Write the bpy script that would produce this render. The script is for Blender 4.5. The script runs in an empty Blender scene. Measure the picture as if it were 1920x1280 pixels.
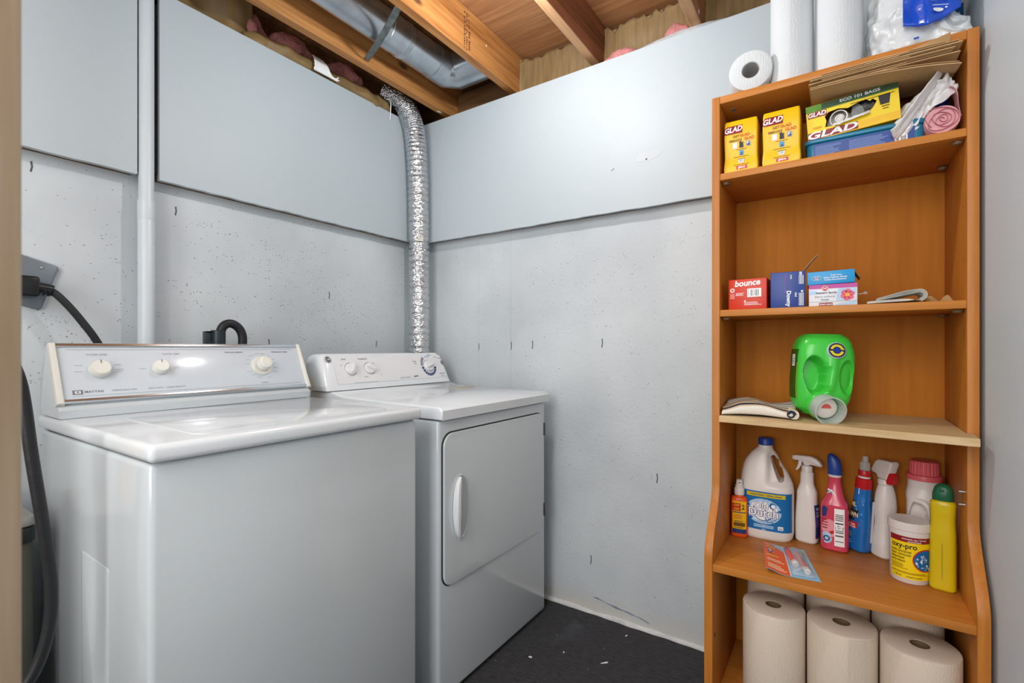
import bpy, bmesh, math, random
import numpy as np
from mathutils import Vector, Matrix, noise
random.seed(7)
C = bpy.context.scene.collection
SC = bpy.context.scene
PI = math.pi
R = math.radians

# ------------------------------------------------------------------ camera, world, lights, exposure
cam_d = bpy.data.cameras.new('camera'); cam = bpy.data.objects.new('camera', cam_d); C.objects.link(cam)
cam_d.sensor_width = 36; cam_d.lens = 36*904/1920; cam_d.shift_y = 12/1920; cam_d.clip_start = 0.02
cam.location = (0, 0, 1.10); cam.rotation_euler = (R(90), 0, math.atan(610/904))
cam_d.dof.use_dof = True; cam_d.dof.focus_distance = 1.9; cam_d.dof.aperture_fstop = 7.0
SC.camera = cam

W = bpy.data.worlds.new('world'); SC.world = W; W.use_nodes = True
W.node_tree.nodes['Background'].inputs[0].default_value = (0.90, 0.95, 1.0, 1)
W.node_tree.nodes['Background'].inputs[1].default_value = 0.05

def light(name, kind, loc, energy, col, size=None, rot=None):
    l = bpy.data.lights.new(name, kind); o = bpy.data.objects.new(name, l); C.objects.link(o)
    o.location = loc; l.energy = energy; l.color = col
    if kind == 'AREA':
        l.shape = 'RECTANGLE'; l.size, l.size_y = size
    else:
        l.shadow_soft_size = size
    if rot: o.rotation_euler = rot
    return o
light('ceiling_bulb', 'POINT', (-0.825, 1.17, 2.20), 17, (0.93, 0.97, 1.0), 0.03)
light('fill_area_high', 'AREA', (-0.50, -0.62, 2.24), 27, (1.0, 0.99, 0.975), (1.5, 0.8), (R(40), 0, R(12)))  # unseen fill light added high behind the camera
light('fill_area_low', 'AREA', (-0.46, -1.15, 1.40), 35, (1.0, 0.985, 0.965), (1.2, 1.3), (R(90), 0, R(-12)))  # unseen low fill panel added behind the camera to brighten the bookcase
SC.view_settings.view_transform = 'Standard'; SC.view_settings.look = 'None'
SC.view_settings.gamma = 1; SC.view_settings.use_curve_mapping = False
SC.view_settings.exposure = 0.0

# ------------------------------------------------------------------ helpers: materials
def lin(c):
    return tuple((v/12.92 if v <= 0.04045 else ((v+0.055)/1.055)**2.4) for v in [x/255 for x in c]) + (1,)
_m = {}
def mat(name, col, rough=0.5, metal=0, var=0.06, vscale=6, bump=0, bscale=60, coat=0, trans=0, ior=1.45, stretch=(1, 1, 1), sss=0, alpha=1, spec=0.5):
    """principled with object-space noise in colour, and noise bump"""
    if name in _m: return _m[name]
    m = bpy.data.materials.new(name); _m[name] = m; m.use_nodes = True
    nt = m.node_tree; b = nt.nodes['Principled BSDF']
    b.inputs['Roughness'].default_value = rough; b.inputs['Metallic'].default_value = metal
    b.inputs['Coat Weight'].default_value = coat; b.inputs['Coat Roughness'].default_value = 0.08
    b.inputs['Transmission Weight'].default_value = trans; b.inputs['IOR'].default_value = ior
    b.inputs['Alpha'].default_value = alpha; b.inputs['Specular IOR Level'].default_value = spec
    if sss: b.inputs['Subsurface Weight'].default_value = sss; b.inputs['Subsurface Radius'].default_value = (.01, .01, .01)
    tc = nt.nodes.new('ShaderNodeTexCoord'); mp = nt.nodes.new('ShaderNodeMapping'); mp.inputs['Scale'].default_value = stretch
    nt.links.new(tc.outputs['Object'], mp.inputs[0])
    n = nt.nodes.new('ShaderNodeTexNoise'); n.inputs['Scale'].default_value = vscale; n.inputs['Detail'].default_value = 5
    nt.links.new(mp.outputs[0], n.inputs['Vector'])
    cr = nt.nodes.new('ShaderNodeValToRGB'); c = lin(col)
    cr.color_ramp.elements[0].position = .3; cr.color_ramp.elements[1].position = .7
    cr.color_ramp.elements[0].color = tuple(max(0, v*(1-var)) for v in c[:3])+(1,)
    cr.color_ramp.elements[1].color = tuple(min(1, v*(1+var)) for v in c[:3])+(1,)
    nt.links.new(n.outputs['Fac'], cr.inputs[0]); nt.links.new(cr.outputs[0], b.inputs['Base Color'])
    if bump:
        n2 = nt.nodes.new('ShaderNodeTexNoise'); n2.inputs['Scale'].default_value = bscale; n2.inputs['Detail'].default_value = 4
        nt.links.new(mp.outputs[0], n2.inputs['Vector'])
        bp = nt.nodes.new('ShaderNodeBump'); bp.inputs['Strength'].default_value = bump; bp.inputs['Distance'].default_value = 0.01
        nt.links.new(n2.outputs['Fac'], bp.inputs['Height']); nt.links.new(bp.outputs[0], b.inputs['Normal'])
    return m
def N(nt, t, **k):
    n = nt.nodes.new('ShaderNode'+t)
    for a, v in k.items():
        if a in n.inputs: n.inputs[a].default_value = v
        else: setattr(n, a, v)
    return n
def mix(nt, fac, a, b):
    x = nt.nodes.new('ShaderNodeMix'); x.data_type = 'RGBA'
    L = nt.links.new
    if hasattr(fac, 'links'): L(fac, x.inputs[0])
    else: x.inputs[0].default_value = fac
    for s, v in ((6, a), (7, b)):
        if hasattr(v, 'links'): L(v, x.inputs[s])
        else: x.inputs[s].default_value = v
    return x.outputs[2]

def concrete_paint():
    m = bpy.data.materials.new('painted_concrete'); m.use_nodes = True; nt = m.node_tree; L = nt.links.new
    b = nt.nodes['Principled BSDF']; b.inputs['Roughness'].default_value = .55
    tc = N(nt, 'TexCoord'); 
    big = N(nt, 'TexNoise', Scale=2.2, Detail=6.0); L(tc.outputs['Object'], big.inputs['Vector'])
    r1 = N(nt, 'ValToRGB'); r1.color_ramp.elements[0].color = lin((186, 194, 199)); r1.color_ramp.elements[1].color = lin((204, 212, 216))
    r1.color_ramp.elements[0].position = .35; r1.color_ramp.elements[1].position = .65
    L(big.outputs['Fac'], r1.inputs[0])
    # pits left by air bubbles: small dark holes, denser in patches
    mp = N(nt, 'Mapping'); mp.inputs['Scale'].default_value = (.8, .8, 1.5); L(tc.outputs['Object'], mp.inputs[0])
    wn = N(nt, 'TexNoise', Scale=30.0, Detail=2.0); L(mp.outputs[0], wn.inputs['Vector'])
    wm = N(nt, 'VectorMath', operation='MULTIPLY_ADD'); wm.inputs[1].default_value = (.02, .02, .02); L(wn.outputs['Color'], wm.inputs[0]); L(mp.outputs[0], wm.inputs[2])
    v = N(nt, 'TexVoronoi', Scale=120.0); L(wm.outputs[0], v.inputs['Vector'])
    sel = N(nt, 'SeparateColor'); L(v.outputs['Color'], sel.inputs[0])
    dm = N(nt, 'Mapping'); dm.inputs['Scale'].default_value = (1, 1, 3.2); L(tc.outputs['Object'], dm.inputs[0]); dens = N(nt, 'TexNoise', Scale=2.4, Detail=4.0); L(dm.outputs[0], dens.inputs['Vector'])
    th = N(nt, 'MapRange'); th.inputs['From Min'].default_value = .45; th.inputs['From Max'].default_value = .72; th.inputs['To Min'].default_value = .08; th.inputs['To Max'].default_value = .95
    L(dens.outputs['Fac'], th.inputs['Value'])
    lt = N(nt, 'Math', operation='LESS_THAN'); L(sel.outputs[0], lt.inputs[0]); L(th.outputs[0], lt.inputs[1])
    rad = N(nt, 'Math', operation='MULTIPLY'); L(sel.outputs[1], rad.inputs[0]); rad.inputs[1].default_value = .27
    d = N(nt, 'Math', operation='LESS_THAN'); L(v.outputs['Distance'], d.inputs[0]); L(rad.outputs[0], d.inputs[1])
    pit = N(nt, 'Math', operation='MULTIPLY'); L(lt.outputs[0], pit.inputs[0]); L(d.outputs[0], pit.inputs[1])
    c = mix(nt, pit.outputs[0], r1.outputs[0], lin((116, 119, 122)))
    # bare yellowed strip of old paint near the floor
    sx = N(nt, 'SeparateXYZ'); L(tc.outputs['Object'], sx.inputs[0])
    hz = N(nt, 'MapRange'); hz.inputs['From Min'].default_value = .10; hz.inputs['From Max'].default_value = .015; L(sx.outputs['Z'], hz.inputs['Value'])
    hn = N(nt, 'TexNoise', Scale=9.0, Detail=6.0); L(tc.outputs['Object'], hn.inputs['Vector'])
    hm = N(nt, 'Math', operation='MULTIPLY'); L(hz.outputs[0], hm.inputs[0]); L(hn.outputs['Fac'], hm.inputs[1])
    c = mix(nt, hm.outputs[0], c, lin((214, 205, 190)))
    L(c, b.inputs['Base Color'])
    fn = N(nt, 'TexNoise', Scale=70.0, Detail=8.0); L(tc.outputs['Object'], fn.inputs['Vector'])
    hh = N(nt, 'Math', operation='MULTIPLY_ADD'); L(pit.outputs[0], hh.inputs[0]); hh.inputs[1].default_value = -.9; L(fn.outputs['Fac'], hh.inputs[2])
    bp = N(nt, 'Bump'); bp.inputs['Strength'].default_value = .18; bp.inputs['Distance'].default_value = .004
    L(hh.outputs[0], bp.inputs['Height']); L(bp.outputs[0], b.inputs['Normal'])
    return m
def wood(name, c0, c1, axis=1, scale=1, rough=.45, knots=False, ring=14, coat=0, spec=.4):
    m = bpy.data.materials.new(name); m.use_nodes = True; nt = m.node_tree; L = nt.links.new
    b = nt.nodes['Principled BSDF']; b.inputs['Roughness'].default_value = rough; b.inputs['Coat Weight'].default_value = coat; b.inputs['Specular IOR Level'].default_value = spec
    tc = N(nt, 'TexCoord'); mp = N(nt, 'Mapping'); s = [9*scale]*3; s[axis] = .55*scale; mp.inputs['Scale'].default_value = s
    L(tc.outputs['Object'], mp.inputs[0])
    n = N(nt, 'TexNoise', Scale=1.6, Detail=7.0, Roughness=.6); L(mp.outputs[0], n.inputs['Vector'])
    sn = N(nt, 'Math', operation='MULTIPLY'); L(n.outputs['Fac'], sn.inputs[0]); sn.inputs[1].default_value = ring
    fr = N(nt, 'Math', operation='SINE'); L(sn.outputs[0], fr.inputs[0])
    fine = N(nt, 'TexNoise', Scale=9.0, Detail=4.0); L(mp.outputs[0], fine.inputs['Vector'])
    ad = N(nt, 'Math', operation='MULTIPLY_ADD'); L(fr.outputs[0], ad.inputs[0]); ad.inputs[1].default_value = .22; L(fine.outputs['Fac'], ad.inputs[2])
    cr = N(nt, 'ValToRGB'); cr.color_ramp.elements[0].color = lin(c0); cr.color_ramp.elements[1].color = lin(c1)
    cr.color_ramp.elements[0].position = .2; cr.color_ramp.elements[1].position = .8
    L(ad.outputs[0], cr.inputs[0]); col = cr.outputs[0]
    if knots:
        mk = N(nt, 'Mapping'); q = [7]*3; q[axis] = 3.2; mk.inputs['Scale'].default_value = q; L(tc.outputs['Object'], mk.inputs[0])
        v = N(nt, 'TexVoronoi', Scale=1.0); L(mk.outputs[0], v.inputs['Vector'])
        kr = N(nt, 'MapRange'); kr.inputs['From Min'].default_value = .13; kr.inputs['From Max'].default_value = .07; L(v.outputs['Distance'], kr.inputs['Value'])
        col = mix(nt, kr.outputs[0], col, lin((92, 58, 34)))
    L(col, b.inputs['Base Color'])
    bp = N(nt, 'Bump'); bp.inputs['Strength'].default_value = .12; bp.inputs['Distance'].default_value = .004; L(ad.outputs[0], bp.inputs['Height']); L(bp.outputs[0], b.inputs['Normal'])
    return m

M_conc = concrete_paint()
M_panel = mat('painted_drywall', (182, 193, 199), .5, var=.02, vscale=1.5, bump=.05, bscale=160)
M_panel_edge = mat('drywall_edge', (150, 146, 140), .8, bump=.4, bscale=90, var=.15)
M_patch = mat('filler_patch', (190, 197, 202), .6, var=.04)
M_wallr = mat('painted_wall', (210, 222, 229), .5, var=.02, vscale=2, bump=.08, bscale=120)
M_joist = wood('fir_joist', (146, 92, 44), (190, 132, 74), 1, rough=.6, knots=True, ring=18)
M_joist_shade = wood('shaded_fir_joist', (104, 66, 44), (146, 96, 68), 1, rough=.65, knots=True, ring=18)  # darker copy of the joist wood, shade put into the colour
M_joistp = wood('pale_fir_joist', (170, 122, 86), (204, 156, 112), 1, rough=.65, ring=18)
M_rim = wood('rim_board', (92, 64, 40), (132, 94, 58), 0, rough=.7)
M_ply = wood('plywood', (156, 108, 70), (194, 144, 98), 0, .8, rough=.55, ring=9)
M_furr = wood('furring', (84, 62, 44), (120, 92, 66), 2, rough=.8)
M_case = wood('beech_laminate', (168, 100, 32), (192, 120, 44), 2, 1.2, rough=.45, ring=5)
M_caseh = wood('beech_laminate_shelf', (174, 106, 38), (198, 126, 50), 0, 1.2, rough=.45, ring=5)
M_backp = wood('beech_backboard', (160, 94, 22), (180, 110, 30), 2, .7, rough=.6, ring=5, spec=.15)
M_board = wood('raw_plywood_board', (196, 164, 118), (222, 194, 150), 0, 1.4, rough=.6, ring=8)
M_jamb = wood('pine_door_jamb', (168, 138, 108), (206, 186, 160), 2, .6, rough=.5, ring=7)
M_enamel_shade = mat('white_enamel_shade', (204, 212, 216), .16, coat=.5, var=.01, vscale=2)  # enamel darkened for the fronts, which catch only grazing light
M_enamel_lit = mat('white_enamel_lit', (226, 232, 236), .16, coat=.6, var=.01, vscale=2, bump=.02, bscale=14)  # same enamel lightened for the tops, where the bulb light falls
M_plast = mat('white_plastic', (226, 228, 230), .3, var=.01)
M_cream = mat('cream_plastic', (226, 226, 218), .35, var=.02)
M_face = mat('console_face', (205, 214, 222), .18, coat=.3, var=.01)
M_alu = mat('brushed_aluminium', (205, 210, 215), .22, 1, var=.05, stretch=(1, 60, 60))
M_groove = mat('dark_gap', (62, 62, 64), .7)
M_black = mat('black_rubber', (30, 31, 34), .5, var=.15, bump=.1)
M_blackp = mat('black_plastic', (22, 24, 27), .35, var=.1)
M_grey = mat('grey_print', (118, 124, 132), .5)
M_lgrey = mat('light_grey_print', (160, 168, 176), .5)
M_navy = mat('navy_print', (38, 56, 118), .4)
M_steel = mat('steel_plate', (120, 130, 138), .42, .55, var=.08)
M_galv = mat('galvanised_sheet', (186, 193, 200), .3, .9, var=.12, vscale=18, bump=.05, bscale=30)
M_strap = mat('dull_zinc_strap', (128, 134, 132), .5, .8, var=.3, vscale=40)
def foil():
    m = mat('aluminium_foil', (214, 216, 218), .17, 1, var=.05, vscale=30)
    nt = m.node_tree; b = nt.nodes['Principled BSDF']; tc = N(nt, 'TexCoord')
    mp = N(nt, 'Mapping'); mp.inputs['Scale'].default_value = (1, 1, 1.7); nt.links.new(tc.outputs['Object'], mp.inputs[0])
    v = N(nt, 'TexVoronoi', Scale=72.0); nt.links.new(mp.outputs[0], v.inputs['Vector'])
    n = N(nt, 'TexNoise', Scale=110.0, Detail=3.0); nt.links.new(mp.outputs[0], n.inputs['Vector'])
    a = N(nt, 'Math', operation='ADD'); nt.links.new(v.outputs['Distance'], a.inputs[0]); nt.links.new(n.outputs['Fac'], a.inputs[1])
    bp = N(nt, 'Bump'); bp.inputs['Strength'].default_value = .55; bp.inputs['Distance'].default_value = .007
    nt.links.new(a.outputs[0], bp.inputs['Height']); nt.links.new(bp.outputs[0], b.inputs['Normal'])
    return m
M_foil = foil()
M_kraft = mat('kraft_facing', (136, 110, 70), .55, var=.22, vscale=9, bump=.5, bscale=16)
M_kraftb = mat('kraft_batt', (140, 116, 80), .5, var=.16, vscale=14, bump=.35, bscale=14, stretch=(5, 1, .6))
M_pinkins = mat('pink_fibreglass', (188, 124, 122), .95, var=.3, vscale=20, bump=.8, bscale=60)
M_paper = mat('paper_towel', (236, 238, 240), .85, var=.02, bump=.25, bscale=70)
M_paperw = mat('warm_paper_towel', (232, 220, 204), .85, var=.02, bump=.3, bscale=70)
M_tube = mat('cardboard_core', (190, 188, 188), .85, var=.1)
M_tubew = mat('brown_cardboard_core', (112, 92, 66), .85, var=.1)
M_kbag = mat('kraft_paper', (194, 158, 112), .75, var=.07, vscale=10, bump=.12, bscale=80)
M_yel = mat('yellow_carton', (240, 190, 8), .38, var=.03)
M_yel2 = mat('yellow_carton_bright', (244, 212, 16), .38, var=.03)
M_dred = mat('dark_red_print', (140, 22, 34), .4)
M_white = mat('white_print', (240, 240, 240), .45, var=.01)
M_ink = mat('black_print', (34, 32, 36), .5)
M_brownink = mat('brown_print', (112, 76, 22), .5)
M_orangeink = mat('orange_red_print', (206, 74, 24), .5)
M_cyan = mat('sky_blue_print', (66, 156, 200), .45)
M_green = mat('leaf_green_print', (86, 140, 34), .45, var=.3, vscale=60)
M_dgreen = mat('dark_green_print', (38, 66, 36), .45, var=.3, vscale=50)
M_red = mat('red_carton', (208, 50, 18), .38, var=.04)
M_redp = mat('red_plastic', (196, 30, 36), .3)
M_blue = mat('royal_blue_carton', (30, 62, 140), .38, var=.06)
M_purple = mat('purple_print', (94, 74, 160), .45)
M_sky = mat('bright_blue_carton', (30, 150, 210), .38, var=.04)
M_mag = mat('magenta_print', (186, 62, 150), .4)
M_pinkpr = mat('pink_petal_print', (226, 92, 120), .45, var=.2, vscale=120)
M_wcarton = mat('white_carton', (222, 224, 230), .4, var=.03)
M_pblue = mat('pale_blue_print', (170, 200, 228), .45, var=.12, vscale=40)
M_teal = mat('teal_plastic', (30, 120, 156), .3, var=.05)
M_tubblue = mat('deep_blue_label', (10, 104, 168), .35, var=.05)
M_news = mat('newsprint', (224, 224, 216), .8, var=.08, vscale=60)
M_gp = mat('green_plastic', (66, 200, 66), .28, var=.02, coat=.2, sss=.05)
def seethrough(name, col, body, rough=.1):
    m = bpy.data.materials.new(name); m.use_nodes = True; nt = m.node_tree; L = nt.links.new
    b = nt.nodes['Principled BSDF']; b.inputs['Base Color'].default_value = lin(col); b.inputs['Roughness'].default_value = rough
    tr = nt.nodes.new('ShaderNodeBsdfTransparent'); tr.inputs[0].default_value = (.97, .98, .98, 1)
    fr = N(nt, 'LayerWeight', Blend=.35); n = N(nt, 'TexNoise', Scale=14.0); tc = N(nt, 'TexCoord'); L(tc.outputs['Object'], n.inputs['Vector'])
    a = N(nt, 'Math', operation='MULTIPLY_ADD'); L(fr.outputs['Fresnel'], a.inputs[0]); a.inputs[1].default_value = .3; a.inputs[2].default_value = body
    a2 = N(nt, 'Math', operation='MULTIPLY_ADD'); L(n.outputs['Fac'], a2.inputs[0]); a2.inputs[1].default_value = .06; L(a.outputs[0], a2.inputs[2])
    mx = nt.nodes.new('ShaderNodeMixShader'); L(a2.outputs[0], mx.inputs[0]); L(tr.outputs[0], mx.inputs[1]); L(b.outputs[0], mx.inputs[2]); L(mx.outputs[0], nt.nodes['Material Output'].inputs[0])
    return m
M_clear = seethrough('clear_plastic', (225, 228, 228), .30)
M_frost = seethrough('frosted_plastic', (226, 238, 230), .30, .2)
M_blister = seethrough('clear_blister_film', (240, 244, 248), .03, .05)
M_wjug = mat('white_hdpe', (222, 215, 210), .32, var=.02, sss=.05)
M_capblue = mat('blue_cap_plastic', (28, 66, 150), .35, var=.05)
M_orangep = mat('orange_plastic', (226, 84, 24), .3, var=.05)
M_pinkl = mat('pink_liquid_plastic', (206, 66, 92), .2, coat=.4, var=.05)
M_pinkcap = mat('pink_plastic', (222, 96, 104), .4, var=.04)
M_bluel = mat('blue_sleeve', (24, 104, 178), .22, coat=.3, var=.1, vscale=30)
M_ylw = mat('yellow_bottle_plastic', (208, 182, 16), .3, var=.04)
M_gcap = mat('green_cap_plastic', (30, 92, 62), .3, var=.05)
M_wbag = mat('white_plastic_film', (232, 232, 232), .3, var=.03, bump=.3, bscale=30, alpha=1)
def film():
    m = mat('clear_film', (212, 217, 220), .12, var=.02, bump=.6, bscale=22)
    return m
M_film = film()
M_bluebag = mat('blue_printed_film', (16, 72, 190), .22, var=.2, vscale=14, bump=.35, bscale=18, coat=.3)
M_pinkf = mat('pink_film', (222, 160, 166), .45, var=.06, bump=.3, bscale=50)
M_pinkfd = mat('deep_pink_film', (190, 110, 122), .5, var=.1)
M_bin = mat('grey_green_plastic', (74, 76, 66), .6, var=.15, bump=.1)
def carpet():
    m = bpy.data.materials.new('charcoal_carpet_tile'); m.use_nodes = True; nt = m.node_tree; L = nt.links.new
    b = nt.nodes['Principled BSDF']; b.inputs['Roughness'].default_value = .85
    tc = N(nt, 'TexCoord'); mp = N(nt, 'Mapping'); mp.inputs['Scale'].default_value = (30, 220, 1); L(tc.outputs['Object'], mp.inputs[0])
    n = N(nt, 'TexNoise', Scale=1.0, Detail=5.0, Roughness=.7); L(mp.outputs[0], n.inputs['Vector'])
    cr = N(nt, 'ValToRGB'); cr.color_ramp.elements[0].color = lin((30, 30, 33)); cr.color_ramp.elements[1].color = lin((74, 74, 78))
    cr.color_ramp.elements[0].position = .35; cr.color_ramp.elements[1].position = .8
    L(n.outputs['Fac'], cr.inputs[0])
    v = N(nt, 'TexVoronoi', Scale=38.0); L(tc.outputs['Object'], v.inputs['Vector']); s = N(nt, 'SeparateColor'); L(v.outputs['Color'], s.inputs[0])
    a = N(nt, 'Math', operation='LESS_THAN'); L(s.outputs[0], a.inputs[0]); a.inputs[1].default_value = .12
    d = N(nt, 'Math', operation='LESS_THAN'); L(v.outputs['Distance'], d.inputs[0]); d.inputs[1].default_value = .055
    mm = N(nt, 'Math', operation='MULTIPLY'); L(a.outputs[0], mm.inputs[0]); L(d.outputs[0], mm.inputs[1])
    dust = N(nt, 'TexNoise', Scale=5.0, Detail=6.0); L(tc.outputs['Object'], dust.inputs['Vector'])
    dr = N(nt, 'MapRange'); dr.inputs['From Min'].default_value = .6; dr.inputs['From Max'].default_value = .8; dr.inputs['To Max'].default_value = .35; L(dust.outputs['Fac'], dr.inputs['Value'])
    c = mix(nt, dr.outputs[0], cr.outputs[0], lin((96, 98, 108)))
    c = mix(nt, mm.outputs[0], c, lin((190, 190, 190))); L(c, b.inputs['Base Color'])
    bp = N(nt, 'Bump'); bp.inputs['Strength'].default_value = .5; bp.inputs['Distance'].default_value = .004; L(n.outputs['Fac'], bp.inputs['Height']); L(bp.outputs[0], b.inputs['Normal'])
    return m
M_floor = carpet()
def stripes_cloth():
    m = bpy.data.materials.new('striped_towel_cloth'); m.use_nodes = True; nt = m.node_tree; L = nt.links.new
    b = nt.nodes['Principled BSDF']; b.inputs['Roughness'].default_value = .95
    tc = N(nt, 'TexCoord'); s = N(nt, 'SeparateXYZ'); L(tc.outputs['UV'], s.inputs[0])
    # woven stripes: pairs of dark lines across a beige and white cloth
    ml = N(nt, 'Math', operation='MULTIPLY'); L(s.outputs['Y'], ml.inputs[0]); ml.inputs[1].default_value = 11
    fr = N(nt, 'Math', operation='FRACT'); L(ml.outputs[0], fr.inputs[0])
    lt = N(nt, 'Math', operation='LESS_THAN'); L(fr.outputs[0], lt.inputs[0]); lt.inputs[1].default_value = .24
    ml2 = N(nt, 'Math', operation='MULTIPLY'); L(s.outputs['Y'], ml2.inputs[0]); ml2.inputs[1].default_value = 2.0
    fr2 = N(nt, 'Math', operation='FRACT'); L(ml2.outputs[0], fr2.inputs[0])
    lt2 = N(nt, 'Math', operation='LESS_THAN'); L(fr2.outputs[0], lt2.inputs[0]); lt2.inputs[1].default_value = .52
    base = mix(nt, lt2.outputs[0], lin((206, 182, 152)), lin((226, 222, 212)))
    c = mix(nt, lt.outputs[0], base, lin((38, 44, 60))); L(c, b.inputs['Base Color'])
    n = N(nt, 'TexNoise', Scale=260.0, Detail=2.0); L(tc.outputs['Object'], n.inputs['Vector'])
    bp = N(nt, 'Bump'); bp.inputs['Strength'].default_value = .4; bp.inputs['Distance'].default_value = .003; L(n.outputs['Fac'], bp.inputs['Height']); L(bp.outputs[0], b.inputs['Normal'])
    return m
M_towel = stripes_cloth()

# ------------------------------------------------------------------ helpers: objects
def empty(name, loc=(0, 0, 0), rot=(0, 0, 0)):
    o = bpy.data.objects.new(name, None); C.objects.link(o); o.location = loc; o.rotation_euler = rot; o.empty_display_size = .05
    return o
def tag(o, label, cat, group=None):
    o['label'] = label; o['category'] = cat
    if group: o['group'] = group
    return o
def thing(name, label, cat, loc=(0, 0, 0), rot=(0, 0, 0), group=None):
    if not isinstance(rot, (tuple, list)): rot = (0, 0, rot)
    return tag(empty(name, loc, rot), label, cat, group)
def obj(name, bm, mats, parent=None, smooth=True, ang=40):
    me = bpy.data.meshes.new(name); 
    if isinstance(bm, bmesh.types.BMesh): bm.normal_update(); bm.to_mesh(me); bm.free()
    else: me = bm
    for m in (mats if isinstance(mats, (list, tuple)) else [mats]): me.materials.append(m)
    if smooth and len(me.polygons):
        me.polygons.foreach_set('use_smooth', [True]*len(me.polygons))
        me.set_sharp_from_angle(angle=R(ang))
    o = bpy.data.objects.new(name, me); C.objects.link(o)
    if parent is not None: o.parent = parent
    return o
def struct(name, bm, mats, **k):
    o = obj(name, bm, mats, **k); o['kind'] = 'structure'; return o
def join(*bms):
    out = bmesh.new()
    for b in bms:
        me = bpy.data.meshes.new('tmp'); b.to_mesh(me); b.free(); out.from_mesh(me); bpy.data.meshes.remove(me)
    return out
def xf(bm, m):
    bmesh.ops.transform(bm, matrix=m, verts=bm.verts); return bm
def T(x, y, z): return Matrix.Translation((x, y, z))
def RX(a): return Matrix.Rotation(R(a), 4, 'X')
def RY(a): return Matrix.Rotation(R(a), 4, 'Y')
def RZ(a): return Matrix.Rotation(R(a), 4, 'Z')
def box(x0, x1, y0, y1, z0, z1, bev=0, seg=2, mi=0):
    bm = bmesh.new()
    bmesh.ops.create_cube(bm, size=1)
    for v in bm.verts:
        v.co = Vector(((x0+x1)/2+v.co.x*(x1-x0), (y0+y1)/2+v.co.y*(y1-y0), (z0+z1)/2+v.co.z*(z1-z0)))
    if bev: bmesh.ops.bevel(bm, geom=bm.edges[:], offset=bev, segments=seg, profile=.5, affect='EDGES')
    for f in bm.faces: f.material_index = mi
    return bm
def rpoly(x0, x1, y0, y1, r, n=6):
    pts = []
    for cx, cy, a in ((x1-r, y1-r, 0), (x0+r, y1-r, 90), (x0+r, y0+r, 180), (x1-r, y0+r, 270)):
        for i in range(n+1):
            t = R(a+90*i/n); pts.append((cx+r*math.cos(t), cy+r*math.sin(t)))
    return pts
def prism(pts, d0, d1, axis='y', bev=0, seg=2):
    """polygon extruded along an axis: axis y takes (x,z) points, x takes (y,z), z takes (x,y)"""
    bm = bmesh.new()
    f = {'y': lambda p, d: (p[0], d, p[1]), 'x': lambda p, d: (d, p[0], p[1]), 'z': lambda p, d: (p[0], p[1], d)}[axis]
    a = [bm.verts.new(f(p, d0)) for p in pts]; b = [bm.verts.new(f(p, d1)) for p in pts]
    n = len(pts)
    f0 = bm.faces.new(a); f1 = bm.faces.new(b[::-1])
    for i in range(n): bm.faces.new((a[i], b[i], b[(i+1) % n], a[(i+1) % n]))
    bmesh.ops.recalc_face_normals(bm, faces=bm.faces)
    if bev:
        ed = [e for e in bm.edges if (e.verts[0] in a and e.verts[1] in a) or (e.verts[0] in b and e.verts[1] in b)] if False else list(set(f0.edges[:]+f1.edges[:]))
        bmesh.ops.bevel(bm, geom=ed, offset=bev, segments=seg, profile=.5, affect='EDGES')
    return bm
def lathe(prof, n=32, close=False):
    """(r,z) profile round the z axis"""
    bm = bmesh.new(); rings = []
    for r, z in prof:
        if r < 1e-6: rings.append([bm.verts.new((0, 0, z))])
        else: rings.append([bm.verts.new((r*math.cos(2*PI*i/n), r*math.sin(2*PI*i/n), z)) for i in range(n)])
    prs = list(zip(rings, rings[1:])) + ([(rings[-1], rings[0])] if close else [])
    for a, b in prs:
        for i in range(n):
            j = (i+1) % n
            if len(a) == 1 and len(b) == 1: continue
            if len(a) == 1: bm.faces.new((a[0], b[i], b[j]))
            elif len(b) == 1: bm.faces.new((a[i], a[j], b[0]))
            else: bm.faces.new((a[i], a[j], b[j], b[i]))
    bmesh.ops.recalc_face_normals(bm, faces=bm.faces)
    return bm
def spline(pts, n):
    """Catmull-Rom through points"""
    P = [np.array(p, float) for p in pts]; P = [2*P[0]-P[1]]+P+[2*P[-1]-P[-2]]; out = []
    m = len(P)-3
    for k in range(n+1):
        t = k/n*m; i = min(int(t), m-1); u = t-i; a, b, c, d = P[i:i+4]
        out.append(.5*((2*b)+(-a+c)*u+(2*a-5*b+4*c-d)*u*u+(-a+3*b-3*c+d)*u**3))
    return out
def tube(path, rad, n=16, flat=1.0, cap=True, up=(0, 0, 1)):
    bm = bmesh.new(); rings = []; P = [Vector(p) for p in path]; m = len(P)
    for i, p in enumerate(P):
        t = (P[min(i+1, m-1)]-P[max(i-1, 0)]).normalized()
        u = Vector(up)
        if abs(u.dot(t)) > .95: u = Vector((1, 0, 0)) if i == 0 or True else u
        if i == 0:
            s = t.cross(u).normalized(); w = s.cross(t).normalized()
        else:
            w = (w-t*w.dot(t)).normalized(); s = t.cross(w).normalized()
        r = rad(i/(m-1)) if callable(rad) else rad
        rings.append([bm.verts.new(p+s*(r*math.cos(2*PI*k/n))+w*(r*flat*math.sin(2*PI*k/n))) for k in range(n)])
    for a, b in zip(rings, rings[1:]):
        for k in range(n): bm.faces.new((a[k], a[(k+1) % n], b[(k+1) % n], b[k]))
    if cap: bm.faces.new(rings[0][::-1]); bm.faces.new(rings[-1])
    bmesh.ops.recalc_face_normals(bm, faces=bm.faces)
    return bm
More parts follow.
